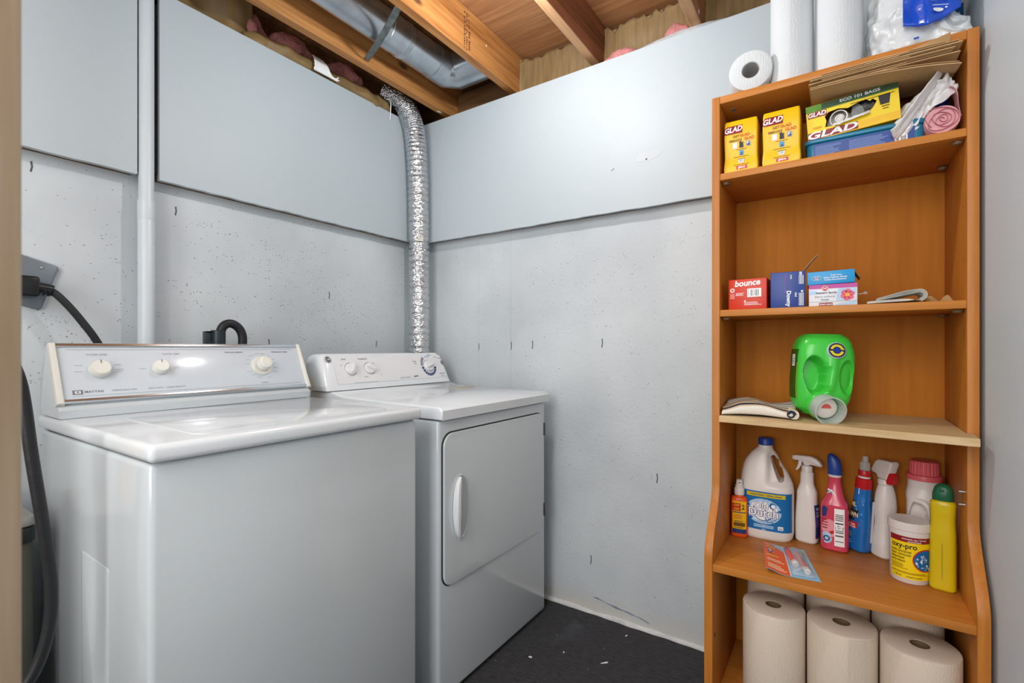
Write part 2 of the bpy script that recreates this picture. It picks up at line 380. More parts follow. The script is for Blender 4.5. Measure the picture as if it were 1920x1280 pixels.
def grid(fn, nu, nv, uv=False):
    bm = bmesh.new(); V = [[bm.verts.new(fn(i/nu, j/nv)) for j in range(nv+1)] for i in range(nu+1)]
    L = bm.loops.layers.uv.new('UVMap') if uv else None
    for i in range(nu):
        for j in range(nv):
            f = bm.faces.new((V[i][j], V[i+1][j], V[i+1][j+1], V[i][j+1]))
            if uv:
                for lp, (a, b) in zip(f.loops, ((i, j), (i+1, j), (i+1, j+1), (i, j+1))): lp[L].uv = (a/nu, b/nv)
    return bm
def thick(o, t, off=-1):
    m = o.modifiers.new('thickness', 'SOLIDIFY'); m.thickness = t; m.offset = off; return o
def pchip(x, y, xq):
    x = np.array(x, float); y = np.array(y, float); h = np.diff(x); d = np.diff(y)/h; s = np.zeros(len(x)); s[0] = d[0]; s[-1] = d[-1]
    for i in range(1, len(x)-1):
        if d[i-1]*d[i] > 0:
            w1 = 2*h[i]+h[i-1]; w2 = h[i]+2*h[i-1]; s[i] = (w1+w2)/(w1/d[i-1]+w2/d[i])
    i = min(max(int(np.searchsorted(x, xq))-1, 0), len(x)-2); t = (xq-x[i])/h[i]
    return ((2*t**3-3*t*t+1)*y[i]+(t**3-2*t*t+t)*h[i]*s[i]+(-2*t**3+3*t*t)*y[i+1]+(t**3-t*t)*h[i]*s[i+1])
class Loft:
    """a bottle body: superellipse sections (z, half width, half depth, exponent, centre x, centre y) smoothly interpolated"""
    def __init__(s, keys): s.k = [list(k)+[2, 0, 0][len(k)-3:] if len(k) < 6 else list(k) for k in keys]; s.z = [k[0] for k in s.k]
    def at(s, z):
        z = min(max(z, s.z[0]), s.z[-1]); return [pchip(s.z, [k[i] for k in s.k], z) for i in range(1, 6)]
    def bm(s, nz=48, ns=48, dent=None):
        bm = bmesh.new(); rings = []
        zs = sorted(set([s.z[0]+(s.z[-1]-s.z[0])*i/nz for i in range(nz+1)]+s.z))
        for z in zs:
            a, b, n, cx, cy = s.at(z); ring = []
            for k in range(ns):
                t = 2*PI*k/ns; c, q = math.cos(t), math.sin(t)
                x = cx+a*math.copysign(abs(c)**(2/n), c); y = cy+b*math.copysign(abs(q)**(2/n), q)
                if dent and q < 0: y += dent(x, z)
                ring.append(bm.verts.new((x, y, z)))
            rings.append(ring)
        for r0, r1 in zip(rings, rings[1:]):
            for k in range(ns): bm.faces.new((r0[k], r0[(k+1) % ns], r1[(k+1) % ns], r1[k]))
        bm.faces.new(rings[0][::-1]); bm.faces.new(rings[-1]); return bm
    def front(s, x, z, off=0):
        a, b, n, cx, cy = s.at(z); u = min(abs(x-cx)/a, .999); return (x, cy-b*(1-u**n)**(1/n)-off, z)
    def side(s, y, z, off=0, sgn=1):
        a, b, n, cx, cy = s.at(z); u = min(abs(y-cy)/b, .999); return (cx+sgn*(a*(1-u**n)**(1/n)+off), y, z)

class Print:
    """printed graphics: flat shapes and lettering gathered in 2-D, then laid on a surface as one mesh"""
    def __init__(s): s.v = []; s.f = []; s.fm = []; s.m = []
    def mi(s, m):
        if m not in s.m: s.m.append(m)
        return s.m.index(m)
    def raw(s, pts, faces, m, l):
        o = len(s.v); s.v += [(p[0], p[1], l) for p in pts]; k = s.mi(m)
        for f in faces: s.f.append([o+i for i in f]); s.fm.append(k)
    def rect(s, x0, x1, y0, y1, m, l=1, nx=1, ny=1, sh=0):
        pts = [(x0+(x1-x0)*i/nx+sh*(y0+(y1-y0)*j/ny-y0), y0+(y1-y0)*j/ny) for i in range(nx+1) for j in range(ny+1)]
        s.raw(pts, [(i*(ny+1)+j, (i+1)*(ny+1)+j, (i+1)*(ny+1)+j+1, i*(ny+1)+j+1) for i in range(nx) for j in range(ny)], m, l)
    def poly(s, pts, m, l=1): s.raw(pts, [list(range(len(pts)))], m, l)
    def disc(s, cx, cy, r, m, l=1, n=28, ry=None):
        ry = ry or r; s.poly([(cx+r*math.cos(2*PI*i/n), cy+ry*math.sin(2*PI*i/n)) for i in range(n)], m, l)
    def ring(s, cx, cy, r0, r1, m, l=1, a0=0, a1=360, n=28):
        pts = []
        for i in range(n+1):
            t = R(a0+(a1-a0)*i/n)
            for r in (r0, r1): pts.append((cx+r*math.cos(t), cy+r*math.sin(t)))
        s.raw(pts, [(2*i, 2*i+1, 2*i+3, 2*i+2) for i in range(n)], m, l)
    def burst(s, cx, cy, r0, r1, k, m, l=1, sq=1):
        s.poly([(cx+(r0 if i % 2 else r1)*math.cos(PI*i/k), cy+sq*(r0 if i % 2 else r1)*math.sin(PI*i/k)) for i in range(2*k)], m, l)
    def lines(s, x0, x1, ys, h, m, l=1, ragged=.3):
        for y in ys:
            e = x1-(x1-x0)*ragged*random.random(); s.rect(x0, e, y-h/2, y+h/2, m, l, nx=6)
    def barcode(s, x0, x1, y0, y1, l=1, vert=True, bg=M_white):
        s.rect(x0, x1, y0, y1, bg, l, nx=4); n = 16; mx = (x1-x0)*.1; my = (y1-y0)*.12
        for i in range(n):
            if random.random() < .7:
                w = .35+.4*random.random()
                if vert:
                    a = x0+mx+(x1-x0-2*mx)*i/n; s.rect(a, a+(x1-x0-2*mx)/n*w, y0+my, y1-my, M_ink, l+1)
                else:
                    a = y0+my+(y1-y0-2*my)*i/n; s.rect(x0+mx, x1-mx, a, a+(y1-y0-2*my)/n*w, M_ink, l+1)
    def text(s, t, cx, cy, size, m, l=1, bold=.02, shear=0, rot=0, sx=1, align='CENTER', slant=0):
        cu = bpy.data.curves.new('lettering_curve', 'FONT'); cu.body = t; cu.size = size; cu.align_x = align; cu.align_y = 'CENTER'
        cu.offset = bold*size; cu.shear = shear; cu.resolution_u = 3; cu.fill_mode = 'FRONT'
        o = bpy.data.objects.new('lettering_tmp', cu); me = o.to_mesh()
        ca, sa = math.cos(R(rot)), math.sin(R(rot)); pts = []
        for v in me.vertices:
            x, y = v.co.x*sx, v.co.y+v.co.x*sx*slant; pts.append((cx+x*ca-y*sa, cy+x*sa+y*ca))
        fs = [tuple(p.vertices) for p in me.polygons]
        o.to_mesh_clear(); bpy.data.objects.remove(o); bpy.data.curves.remove(cu)
        s.raw(pts, fs, m, l)
    def build(s, name, parent, fn, eps=.00035, res=0):
        """res > 0 cuts every edge longer than res first, so the print follows a curved surface"""
        bm = bmesh.new(); L_ = bm.verts.layers.float.new('layer'); V = []
        for x, y, l in s.v:
            v = bm.verts.new((x, y, 0)); v[L_] = l; V.append(v)
        for f, k in zip(s.f, s.fm):
            try: bm.faces.new([V[i] for i in f]).material_index = k
            except ValueError: pass
        if res:
            bmesh.ops.triangulate(bm, faces=bm.faces[:])
            for _ in range(5):
                ed = [e for e in bm.edges if e.calc_length() > res]
                if not ed: break
                bmesh.ops.subdivide_edges(bm, edges=ed, cuts=1); bmesh.ops.triangulate(bm, faces=bm.faces[:])
        for v in bm.verts: v.co = Vector(fn(v.co.x, v.co.y, v[L_]*eps))
        me = bpy.data.meshes.new(name); bm.to_mesh(me); bm.free()
        for m in s.m: me.materials.append(m)
        o = bpy.data.objects.new(name, me); C.objects.link(o); o.parent = parent; return o
def flatY(y0): return lambda x, z, e: (x, y0-e, z)

# ------------------------------------------------------------------ the setting
XA, YB, XC = -1.842, 1.846, 0.277
struct('floor', box(-1.95, .30, -1.3, 1.95, -.05, 0), M_floor, smooth=False)
struct('wall_left', box(-1.99, XA, -1.3, 1.99, -.05, 2.20), M_conc, smooth=False)
struct('wall_back', box(XA, .40, YB, 1.99, -.05, 2.20), M_conc, smooth=False)
struct('wall_right', box(XC, .40, -.35, YB, -.05, 2.27), M_wallr, smooth=False)
# open stud framing of the unfinished partition beside the camera
for i, x in enumerate((-.90, -1.30, -1.70)):
    struct('wall_front_stud' + ('.%03d' % i if i else ''), box(x-.038, x, -.05, .04, 0, 2.27, .002, 1), M_joistp)
# ragged cove of paint and mortar along the foot of the back wall
def cove(u, v):
    x = -1.75+2.02*u; h = .013+.009*noise.noise((x*9, 0, 1))
    t = v*PI/2
    return (x, YB+.001-(.011+.006*noise.noise((x*14, 3, 0)))*math.cos(t), h*math.sin(t))
struct('baseboard_back', grid(cove, 140, 5), mat('mortar_cove', (206, 208, 208), .7, var=.12, vscale=30, bump=.4, bscale=60))
def panel(name, pts, d, axis, bot):
    return prism(pts, d[0], d[1], axis)
def ragged(a0, a1, z0, z1, amp=.0025, n=60):
    lo = [(a0+(a1-a0)*i/n, z0+amp*noise.noise((i*.7, z0, a0))) for i in range(n+1)]
    return lo+[(a1, z1), (a0, z1)]
struct('wall_left_upper_panel', prism(ragged(.647, 1.797, 1.636, 2.240), -1.812, -1.795, 'x'), M_panel, smooth=False)
struct('wall_left_upper_panel.001', prism(ragged(-1.2, .588, 1.638, 2.45), -1.812, -1.795, 'x'), M_panel, smooth=False)
struct('wall_back_upper_panel', prism(ragged(-1.793, .276, 1.636, 2.242), 1.80, 1.815, 'y'), M_panel, smooth=False)
struct('trim_1', box(XA, -1.8122, .650, .69, 1.640, 2.2), M_furr, smooth=False)          # furring behind the panels
struct('trim_2', box(XA, -1.8122, .69, 1.81, 1.640, 1.68), M_furr, smooth=False)
struct('trim_3', box(XA, -1.8122, -1.2, .585, 1.642, 1.68), M_furr, smooth=False)
struct('trim_4', box(-1.80, .27, 1.8152, YB, 1.642, 1.68), M_furr, smooth=False)
struct('trim_5', box(XA, -1.8122, .592, .646, 1.66, 2.2), mat('gap_shade_backing', (58, 50, 44), .9, var=.3, vscale=20), smooth=False)  # dark backing added to stand in for the shade in the gap
# painted-over repairs on the boards
def blot(name, cx, cz, rx, rz, rot, y, m):
    pts = []
    for i in range(36):
        t = 2*PI*i/36; r = 1+.14*noise.noise((math.cos(t)*1.3+cx*7, math.sin(t)*1.3, 2)); x, z = rx*r*math.cos(t), rz*r*math.sin(t)
        pts.append((cx+x*math.cos(rot)-z*math.sin(rot), cz+x*math.sin(rot)+z*math.cos(rot)))
    return prism(pts, y-.0006, y+.002, 'y')
p = blot('p', -.593, 1.826, .050, .018, R(4), 1.80, M_patch)
struct('wall_back_filler_patch', p, M_patch, smooth=False)
struct('wall_back_filler_patch.001', blot('p', -.60, 1.815, .004, .0025, .5, 1.799, M_ink), M_ink, smooth=False)
struct('wall_back_filler_patch.002', blot('p', -.735, 1.803, .008, .002, .5, 1.80, M_ink), M_grey, smooth=False)
# paint flake of old blue on the back wall
pts = [(-.845, .068), (-.80, .061), (-.77, .055), (-.74, .048), (-.71, .049), (-.68, .043), (-.65, .042), (-.62, .034), (-.60, .029), (-.606, .036), (-.63, .043), (-.66, .047), (-.69, .052), (-.72, .053), (-.75, .060), (-.78, .062), (-.82, .071)]
struct('wall_back_flaked_paint', prism(pts, YB-.0008, YB+.001, 'y'), mat('flaked_blue_paint', (142, 154, 172), .6, var=.5, vscale=26), smooth=False)
for i, x in enumerate((-1.442, -1.254)):
    struct('wall_back_form_seam' + ('.%03d' % i if i else ''), prism([(x-.0022, .09), (x+.0022, .09), (x+.0014, 1.62), (x-.0014, 1.62)], YB-.0016, YB+.001, 'y'), M_conc)
# cast marks in the concrete: short form-tie scars
for i, (x, z) in enumerate([(-1.44, 1.105), (-1.25, 1.11), (-1.135, 1.115), (-.80, 1.12), (-.574, .60), (-.85, .22)]):
    struct('wall_back_tie_scar' + ('.%03d' % i if i else ''), prism([(x-.003, z-.018), (x+.001, z-.02), (x+.004, z), (x+.002, z+.02), (x-.002, z+.016), (x, z)], YB-.0006, YB+.001, 'y'), mat('bare_concrete', (96, 92, 88), .9), smooth=False)
for i, (y, z) in enumerate([(1.03, 1.12), (.71, 1.56), (.36, 1.60), (1.30, 1.33), (1.56, 1.12)]):
    struct('wall_left_tie_scar' + ('.%03d' % i if i else ''), prism([(y-.003, z-.014), (y+.001, z-.016), (y+.004, z), (y+.002, z+.016), (y-.002, z+.012), (y, z)], XA-.001, XA+.0006, 'x'), mat('bare_concrete', (96, 92, 88), .9), smooth=False)
# ceiling: subfloor on joists
ZJ, ZP = 2.276, 2.457
struct('ceiling', box(-1.99, .40, -1.3, 1.99, ZP, ZP+.018), M_ply, smooth=False)
for i, (x, m) in enumerate([(-1.662, M_joist), (-1.262, M_joist), (-.852, M_joistp), (-.448, M_joistp), (-.046, M_joist)]):
    b = box(x, x+.038, -.3, 1.945, ZJ, ZP-.001, .002, 1)
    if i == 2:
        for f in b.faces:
            if f.normal.x > .7: f.material_index = 1  # face turned from the bulb gets its shade as a darker wood
    struct('ceiling_joist' + ('.%03d' % i if i else ''), b, [m, M_joist_shade], smooth=False)
struct('trim_6', box(-1.99, .40, 1.947, 1.985, 2.20, ZP-.001), M_rim, smooth=False)                       # rim joist behind the joist ends
struct('trim_7', box(-1.985, -1.947, -1.2, 1.945, 2.20, ZP-.001), M_rim, smooth=False)
struct('trim_8', box(-1.62, -1.264, 1.905, 1.944, 2.205, 2.40), M_rim, smooth=False)                     # blocking between two joists
struct('trim_9', box(-1.94, -1.80, 1.825, 1.94, 2.2, 2.238), M_rim, smooth=False)
st_ = []
for k in range(3):
    for q in range(16):
        if random.random() < .75: st_.append(box(-1.2238, -1.2233, 1.475+.014*k, 1.475+.014*k+.009*random.random()+.002, 2.285+.0095*q, 2.285+.0095*q+.006))
struct('ceiling_lumber_stamp', join(*st_), mat('stamp_ink', (70, 46, 34), .8), smooth=False)
for i, (x, y, z, ax) in enumerate([(-1.645, 1.79, 2.2758, 'z'), (-.4097, 1.80, 2.300, 'x'), (-1.2235, 1.62, 2.37, 'x')]):
    r0 = (.014, .010, .004)[i]
    pts = [((y if ax == 'x' else x)+r0*math.cos(q*.5)*(.6 if ax == 'x' else .5), (z if ax == 'x' else y)+r0*(1+.2*math.sin(q))*math.sin(q*.5)) for q in range(12)]
    struct('ceiling_paint_drip' + ('.%03d' % i if i else ''), prism(pts, (x if ax == 'x' else z)-.0006, (x if ax == 'x' else z)+.0006, ax), M_white, smooth=False)
# door jamb beside the camera
jb = box(-.50, -.425, -.10, .0795, -.05, 2.27, .004, 2)
jb = join(jb, box(-.425, -.416, -.10, .03, -.05, 2.27, .003, 2))
struct('trim_10', jb, M_jamb, smooth=True)

# ------------------------------------------------------------------ pipe, insulation, ducts
t = thing('drain_pipe', 'white painted vertical drain pipe running up the left wall beside the panel gap', 'pipe', (-1.800, .613, 0))
M_pipe = mat('pipe_paint', (204, 214, 220), .35, var=.02)
obj('pipe_run', lathe([(0, .0), (.0225, .0), (.0225, 1.56), (.0205, 1.565), (.0205, 2.43), (0, 2.43)], 32), M_pipe, t)
obj('coupling', lathe([(.0225, 1.50), (.0232, 1.503), (.0232, 1.558), (.0215, 1.562), (.020, 1.562)], 32), M_pipe, t)

def lumpy(path, r, amp, fs, n=28, flat=1, seed=0):
    b = tube(path, r, n, flat)
    for v in b.verts:
        q = noise.noise_vector((v.co*fs)+Vector((seed, 0, 0))); v.co += q*amp+noise.noise_vector(v.co*fs*2.6)*amp*.4
    return b
t = thing('insulation_roll', 'brown kraft covered insulation roll lying along the top of the left wall', 'insulation', (0, 0, 0))
obj('kraft_cover', lumpy(spline([(-1.845, .93, 2.262), (-1.84, 1.10, 2.268), (-1.84, 1.3, 2.273), (-1.835, 1.48, 2.268), (-1.835, 1.61, 2.262)], 50), lambda u: .040+.006*math.sin(u*9)-.012*(abs(u-.5)*2)**6, .012, 17, seed=3), M_kraft, t)
def torn(u, v):
    a = R(-25+95*v*(.55+.45*math.sin(u*5+.6))); r = .057+.003*noise.noise((u*9, v*6, 0)); return (-1.838+r*math.cos(a), 1.19+.115*u+.012*noise.noise((v*5, u*4, 1)), 2.270+r*math.sin(a))
tp = grid(torn, 24, 10)
o = thick(obj('torn_white_paper', tp, M_white, t), .001)
t = thing('insulation_batt', 'folded brown kraft insulation batt hanging above the left wall near the doorway', 'insulation')
def bat(u, v):
    y = .20+.76*u; f = .028*math.sin(u*23)+.026*noise.noise((u*8, v*3, 5))
    return (-1.862+f*.9+.09*v*v, y+.02*math.sin(v*4), 2.225+.20*v+.012*noise.noise((u*9, v*2, 1)))
thick(obj('kraft_facing', grid(bat, 70, 18), M_kraft, t), .004)
t = obj('pink_insulation', lumpy(spline([(-1.915, .93, 2.345), (-1.905, 1.05, 2.352), (-1.91, 1.2, 2.348), (-1.91, 1.4, 2.352), (-1.915, 1.52, 2.345)], 60), lambda u: .045+.014*math.sin(u*17), .03, 14, seed=8), M_pinkins)
tag(t, 'pink fibreglass insulation bulging above the kraft roll over the left wall', 'insulation')
# kraft-faced batts in the bays above the back wall
bays = [(-1.222, -.854, 'brown kraft insulation sheet stapled between the two middle ceiling joists'),
        (-.812, -.450, 'brown kraft insulation sheet in the ceiling bay left of the pale joist'),
        (-.408, -.048, 'brown kraft insulation sheet in the ceiling bay above the paper towels')]
for i, (x0, x1, lab) in enumerate(bays):
    def kf(u, v, x0=x0, x1=x1, i=i):
        x = x0+(x1-x0)*u
        lip = max(0, 1-u/.10)*.05*(1 if i == 0 else .6) 
        return (x, 1.925-lip-.012*math.sin(u*PI)+.010*noise.noise((x*13, v*3, i)), 2.19+.262*v-.012*(1 if v > .98 else 0)*abs(noise.noise((x*20, 0, 0)))*4)
    o = thick(obj('insulation_batt', grid(kf, 60, 16), M_kraftb), .004); tag(o, lab, 'insulation', 'kraft insulation sheets above the back wall')
for (x0, x1, z, r, lab) in [(-.80, -.64, 2.262, .026, 'pink insulation tuft between back wall panel and ceiling joist bay'), (-.545, -.46, 2.285, .024, 'small round pink insulation tuft beside the pale ceiling joist')]:
    o = obj('insulation_tuft', lumpy(spline([(x0, 1.855, z), ((x0+x1)/2, 1.85, z+.006), (x1, 1.855, z-.008)], 20), lambda u: r*(.35+.65*math.sin(PI*min(max(u, .03), .97))), .010, 26, seed=x0), M_pinkins); tag(o, lab, 'insulation')
def pf(u, v):
    x = -.70+.44*u; return (x, 1.818+.035*v, 2.246+(.010+.026*math.sin(PI*u))*math.sin(v*PI*.8)+.003*noise.noise((x*30, v*4, 0)))
o = thick(obj('plastic_sheet', grid(pf, 50, 8), mat('grey_poly_sheet', (190, 196, 202), .12, var=.12, vscale=20, bump=.3, bscale=30)), .0008)
tag(o, 'shiny grey plastic sheet edge lying along top of the back wall panel', 'plastic sheet')

# galvanised duct between the first two joists
t = thing('metal_duct', 'round galvanised metal duct running between the two left ceiling joists', 'duct', (-1.492, 0, 2.374))
rd = .071
def cyl_y(prof, n=40): return xf(lathe(prof, n), RX(-90))
obj('duct_pipe', xf(lathe([(0, -.25), (rd-.002, -.25), (rd-.002, 1.30), (rd+.001, 1.302), (rd+.001, 1.352), (rd-.001, 1.354), (rd-.001, 1.62), (0, 1.62)], 44), RX(-90)), M_galv, t)
cl = [xf(lathe([(rd-.002, y-.005), (rd+.002, y), (rd-.002, y+.005)], 44), RX(-90)) for y in (1.392, 1.405)]
obj('bead', join(*cl), M_galv, t)
def mitred(path, r, n=40):
    P = [Vector(p) for p in path]; D = [(b-a).normalized() for a, b in zip(P, P[1:])]; bm = bmesh.new(); rings = []
    for i, p in enumerate(P):
        d = D[max(i-1, 0)]; nrm = D[0] if i == 0 else D[-1] if i == len(P)-1 else (D[i-1]+D[i]).normalized()
        s = d.cross(Vector((0, 0, 1))).normalized(); w = Vector((0, 0, 1)); ring = []
        for k in range(n):
            q = p+s*(r*math.cos(2*PI*k/n))+w*(r*math.sin(2*PI*k/n)); q += d*((p-q).dot(nrm)/d.dot(nrm)); ring.append(bm.verts.new(q))
        rings.append(ring)
    for a, b in zip(rings, rings[1:]):
        for k in range(n): bm.faces.new((a[k], a[(k+1) % n], b[(k+1) % n], b[k]))
    bm.faces.new(rings[0][::-1]); bm.faces.new(rings[-1]); return bm
obj('elbow', mitred([(0, 1.57, 0), (0, 1.660, 0), (.046, 1.706, 0), (.215, 1.706, 0)], rd+.0015), M_galv, t, ang=18)
# strap hanger
A, B = Vector((-1.6235, 1.318, 2.292)), Vector((-1.262, 1.165, 2.285))
def st(u, v):
    p = A.lerp(B, u); p.z -= .010*math.sin(PI*u); return p+Vector((.005, .024*(v-.5)*1.15, .002*math.sin(u*40)*.3))
o = obj('hanger_strap', grid(st, 30, 2), M_strap); thick(o, .0015); tag(o, 'flat grey zinc strap slung under the round duct between joists', 'strap')
# foil dryer hose
t = thing('vent_hose', 'ribbed silver foil dryer vent hose rising in the corner behind the dryer', 'hose')
ctr = spline([(-1.730, 1.735, .86), (-1.731, 1.737, 1.05), (-1.734, 1.739, 1.35), (-1.735, 1.738, 1.65), (-1.735, 1.732, 1.95), (-1.738, 1.715, 2.15), (-1.752, 1.69, 2.25), (-1.785, 1.655, 2.315), (-1.84, 1.60, 2.35)], 540)
def hr(u):
    k = u*74; f = k-math.floor(k); return .0462+.0058*abs(math.sin(PI*f))**.7
hb = tube(ctr, hr, 44)
for v in hb.verts:
    n = noise.noise_vector(v.co*48); v.co += n*.0016
obj('foil_duct', hb, M_foil, t)
o = obj('hose_sticker', xf(grid(lambda u, v: (.0525*math.cos(-.9+u*.5), .0525*math.sin(-.9+u*.5), .03*v), 6, 3), T(-1.7345, 1.7385, 1.622)), mat('printed_sticker', (200, 198, 188), .5, var=.4, vscale=120), t)
o = obj('wire_tie', tube(spline([(-1.790, 1.60, 2.20), (-1.788, 1.603, 2.27), (-1.80, 1.615, 2.30), (-1.795, 1.64, 2.275)], 20), .0025, 8), M_white, t); o['label'] = 'thin white tie wire'

# ------------------------------------------------------------------ outlet, cords, bin
t = thing('outlet_box', 'tilted grey metal outlet plate on the left wall above the washer', 'outlet', (XA, .338, 1.285), (R(-17), 0, 0))
obj('cover_plate', xf(prism(rpoly(-.062, .062, -.066, .066, .008), .0, .010, 'x', .002), Matrix()), M_steel, t)
for y, z in ((.028, .048), (-.028, -.048)):
    obj('screw', xf(lathe([(0, .003), (.003, .0025), (.0045, 0)], 14), T(.0102, y, z) @ RY(90)), M_alu, t)
t = thing('power_cord', 'black power cord with large plug curving from the outlet down behind the washer', 'cord')
obj('plug', join(xf(box(-.022, .026, -.034, .022, -.030, .026, .009, 3), T(-1.794, .343, 1.266)), xf(tube([(0, 0, 0), (0, .034, -.004), (0, .048, -.006)], lambda u: .021-.004*u, 16, .8), T(-1.79, .345, 1.265))), M_blackp, t)
obj('strain_relief', join(*[xf(lathe([(.006, -.003), (.0165, -.003), (.0165, .003), (.006, .003)], 18), T(-1.788, .374+.009*k, 1.259-.002*k) @ RX(-80)) for k in range(2)]), M_blackp, t)
obj('cord', tube(spline([(-1.79, .372, 1.260), (-1.785, .395, 1.251), (-1.78, .424, 1.216), (-1.775, .452, 1.173), (-1.77, .482, 1.12), (-1.77, .51, 1.05), (-1.77, .53, .9), (-1.775, .54, .60)], 60), .0098, 14), M_black, t)
t = obj('rubber_hose', tube(spline([(-1.21, .195, 1.20), (-1.205, .205, 1.10), (-1.2, .222, 1.03), (-1.2, .236, .90), (-1.2, .250, .78), (-1.2, .2615, .66), (-1.2, .2565, .575), (-1.2, .234, .508), (-1.2, .20, .48), (-1.2, .15, .50)], 80), .0098, 16), M_black)
tag(t, 'thick black rubber hose hanging in a loop beside the washer and door jamb', 'hose')
t = thing('storage_bin', 'dark grey green plastic bin standing in the gap left of the washer', 'bin', (-1.64, .165, 0))
obj('bin_body', prism(rpoly(-.13, .14, -.115, .135, .02), 0, .665, 'z', .004), M_bin, t)
obj('bin_rim', prism(rpoly(-.135, .146, -.12, .138, .02), .665, .70, 'z', .004), M_blackp, t)
o = obj('bin_lid', prism(rpoly(-.135, .146, -.12, .138, .02), .7005, .722, 'z', .006), mat('pale_grey_lid', (150, 150, 144), .5), t); o['label'] = 'pale grey lid'
t = thing('standpipe', 'dark open standpipe sticking up behind the washer console', 'pipe', (-1.745, .800, 0))
obj('pipe_run', lathe([(0, .02), (.0225, .02), (.0225, 1.158), (.020, 1.160), (.018, 1.158), (.018, 1.0), (0, 1.0)], 24), mat('dark_abs', (38, 50, 56), .35, var=.3, vscale=60), t)
obj('pipe_clip', join(box(-.030, .004, -.036, -.022, 1.08, 1.156, .001), box(-.008, .004, -.036, -.01, 1.150, 1.156, .001)), mat('dark_abs', (38, 50, 56), .35), t)
t = obj('drain_hose', tube(spline([(-1.742, .802, 1.06), (-1.742, .803, 1.135), (-1.738, .812, 1.172), (-1.735, .834, 1.184), (-1.732, .858, 1.172), (-1.73, .872, 1.145), (-1.73, .873, 1.10), (-1.73, .868, .95), (-1.73, .86, .6)], 60), .0145, 18), M_black)
tag(t, 'dark grey drain hose hooked over the standpipe behind the washer', 'hose')

# ------------------------------------------------------------------ washer
t = thing('washing_machine', 'white top loading washer with wide console and three knobs left of the dryer', 'washer', (0, 0, 0))
wy0, wy1 = .343, 1.003
cab = box(-1.68, -1.005, wy0+.003, wy1-.003, .015, .8945, .012, 3)
obj('cabinet', cab, M_enamel_shade, t)
obj('side_panel', prism(rpoly(-1.36, -1.20, .05, .66, .006), wy0+.0015, wy0+.004, 'y', .001), M_enamel_shade, t)
obj('top', box(-1.69, -.988, wy0-.002, wy1+.002, .8965, .930, .011, 4), M_enamel_lit, t)
obj('top_gap', box(-1.67, -1.012, wy0+.008, wy1-.008, .8945, .8965), M_groove, t)
lid = prism(rpoly(-1.42, -1.03, .435, .925, .03, 8), .930, .9316, 'z', .0014, 3)
obj('lid', lid, M_enamel_lit, t)
# tilted console: cross-section in x,z
prof = [(-1.525, .9305), (-1.520, .950), (-1.537, .963), (-1.534, .968), (-1.603, 1.108), (-1.616, 1.112), (-1.64, 1.10), (-1.68, 1.02), (-1.69, .9305)]
obj('console_housing', prism(prof, wy0+.002, wy1-.002, 'y', .004, 3), M_enamel_shade, t)
Mf = Matrix.Translation((-1.534, 0, .968)) @ Matrix(((0, -(1.603-1.534)/.1561, .1400/.1561, 0), (1, 0, 0, 0), (0, .1400/.1561, .069/.1561, 0), (0, 0, 0, 1)))   # (y, up the face, out of the face)
def onface(bm): return xf(bm, Mf)
obj('console_face', onface(prism([(wy0+.012, .004), (wy1-.012, .004), (wy1-.012, .150), (wy0+.012, .150)], .0003, .0025, 'z', .0006)), M_face, t)
o = obj('end_cap', onface(prism([(wy0-.001, -.006), (wy0+.014, -.006), (wy0+.012, .158), (wy0-.001, .158)], -.012, .010, 'z', .004, 3)), M_cream, t); o['label'] = 'cream plastic end cap'
o = obj('end_cap', onface(prism([(wy1-.013, -.006), (wy1+.001, -.006), (wy1+.001, .158), (wy1-.011, .158)], -.012, .010, 'z', .004, 3)), M_cream, t); o['label'] = 'cream plastic end cap'
o = obj('metal_trim', onface(prism([(wy0+.012, .147), (wy1-.012, .147), (wy1-.012, .157), (wy0+.012, .157)], .0, .007, 'z', .002)), M_alu, t); o['label'] = 'aluminium strip along the top'
o = obj('metal_trim', onface(prism([(wy0+.012, -.004), (wy1-.012, -.004), (wy1-.012, .006), (wy0+.012, .006)], .0, .007, 'z', .002)), M_alu, t); o['label'] = 'aluminium strip along the bottom'
def facept(px): return px
for i, (y, s, r) in enumerate([(.433, .083, .0225), (.566, .083, .0195)]):
    k = obj('knob', onface(xf(lathe([(0, .022), (r*.82, .022), (r*.93, .019), (r, .012), (r*1.03, .002), (0, .002)], 36), T(y, s, .002))), M_cream, t)
    obj('pointer', onface(xf(box(-.001, .001, r*.45, r*.85, .0, .0012), T(y, s, .0238))), M_grey, k)
y, s = .853, .087
k = obj('timer_dial', onface(xf(lathe([(0, .005), (.031, .005), (.033, .003), (.033, 0), (0, 0)], 40), T(y, s-.006, .0025))), M_cream, t)
obj('timer_knob', onface(xf(lathe([(0, .030), (.012, .030), (.0125, .029), (.0135, .030), (.019, .029), (.021, .025), (.022, .008), (.018, .004), (0, .004)], 40), T(y, s-.006, .006))), M_cream, k)
P = Print()
P.rect(wy0+.03, wy1-.03, .140, .1408, M_grey); P.rect(wy0+.03, wy1-.03, .0135, .0141, M_grey)
P.text('WATER LEVEL', .433, .126, .007, M_lgrey); P.text('WATER TEMP', .600, .126, .007, M_lgrey)
P.text('REGULAR FABRICS', .775, .130, .0066, M_grey); P.text('PERMANENT PRESS', .925, .130, .0066, M_grey)
P.rect(.374, .394, .018, .030, M_grey); P.rect(.3785, .3895, .0205, .0275, M_white, 2); P.text('M', .384, .024, .007, M_grey, 3)
P.text('MAYTAG', .416, .024, .0085, M_grey, sx=1.1); P.text('DEPENDABLE CARE', .478, .024, .006, M_lgrey); P.text('HEAVY DUTY    LARGE CAPACITY', .575, .024, .006, M_lgrey)
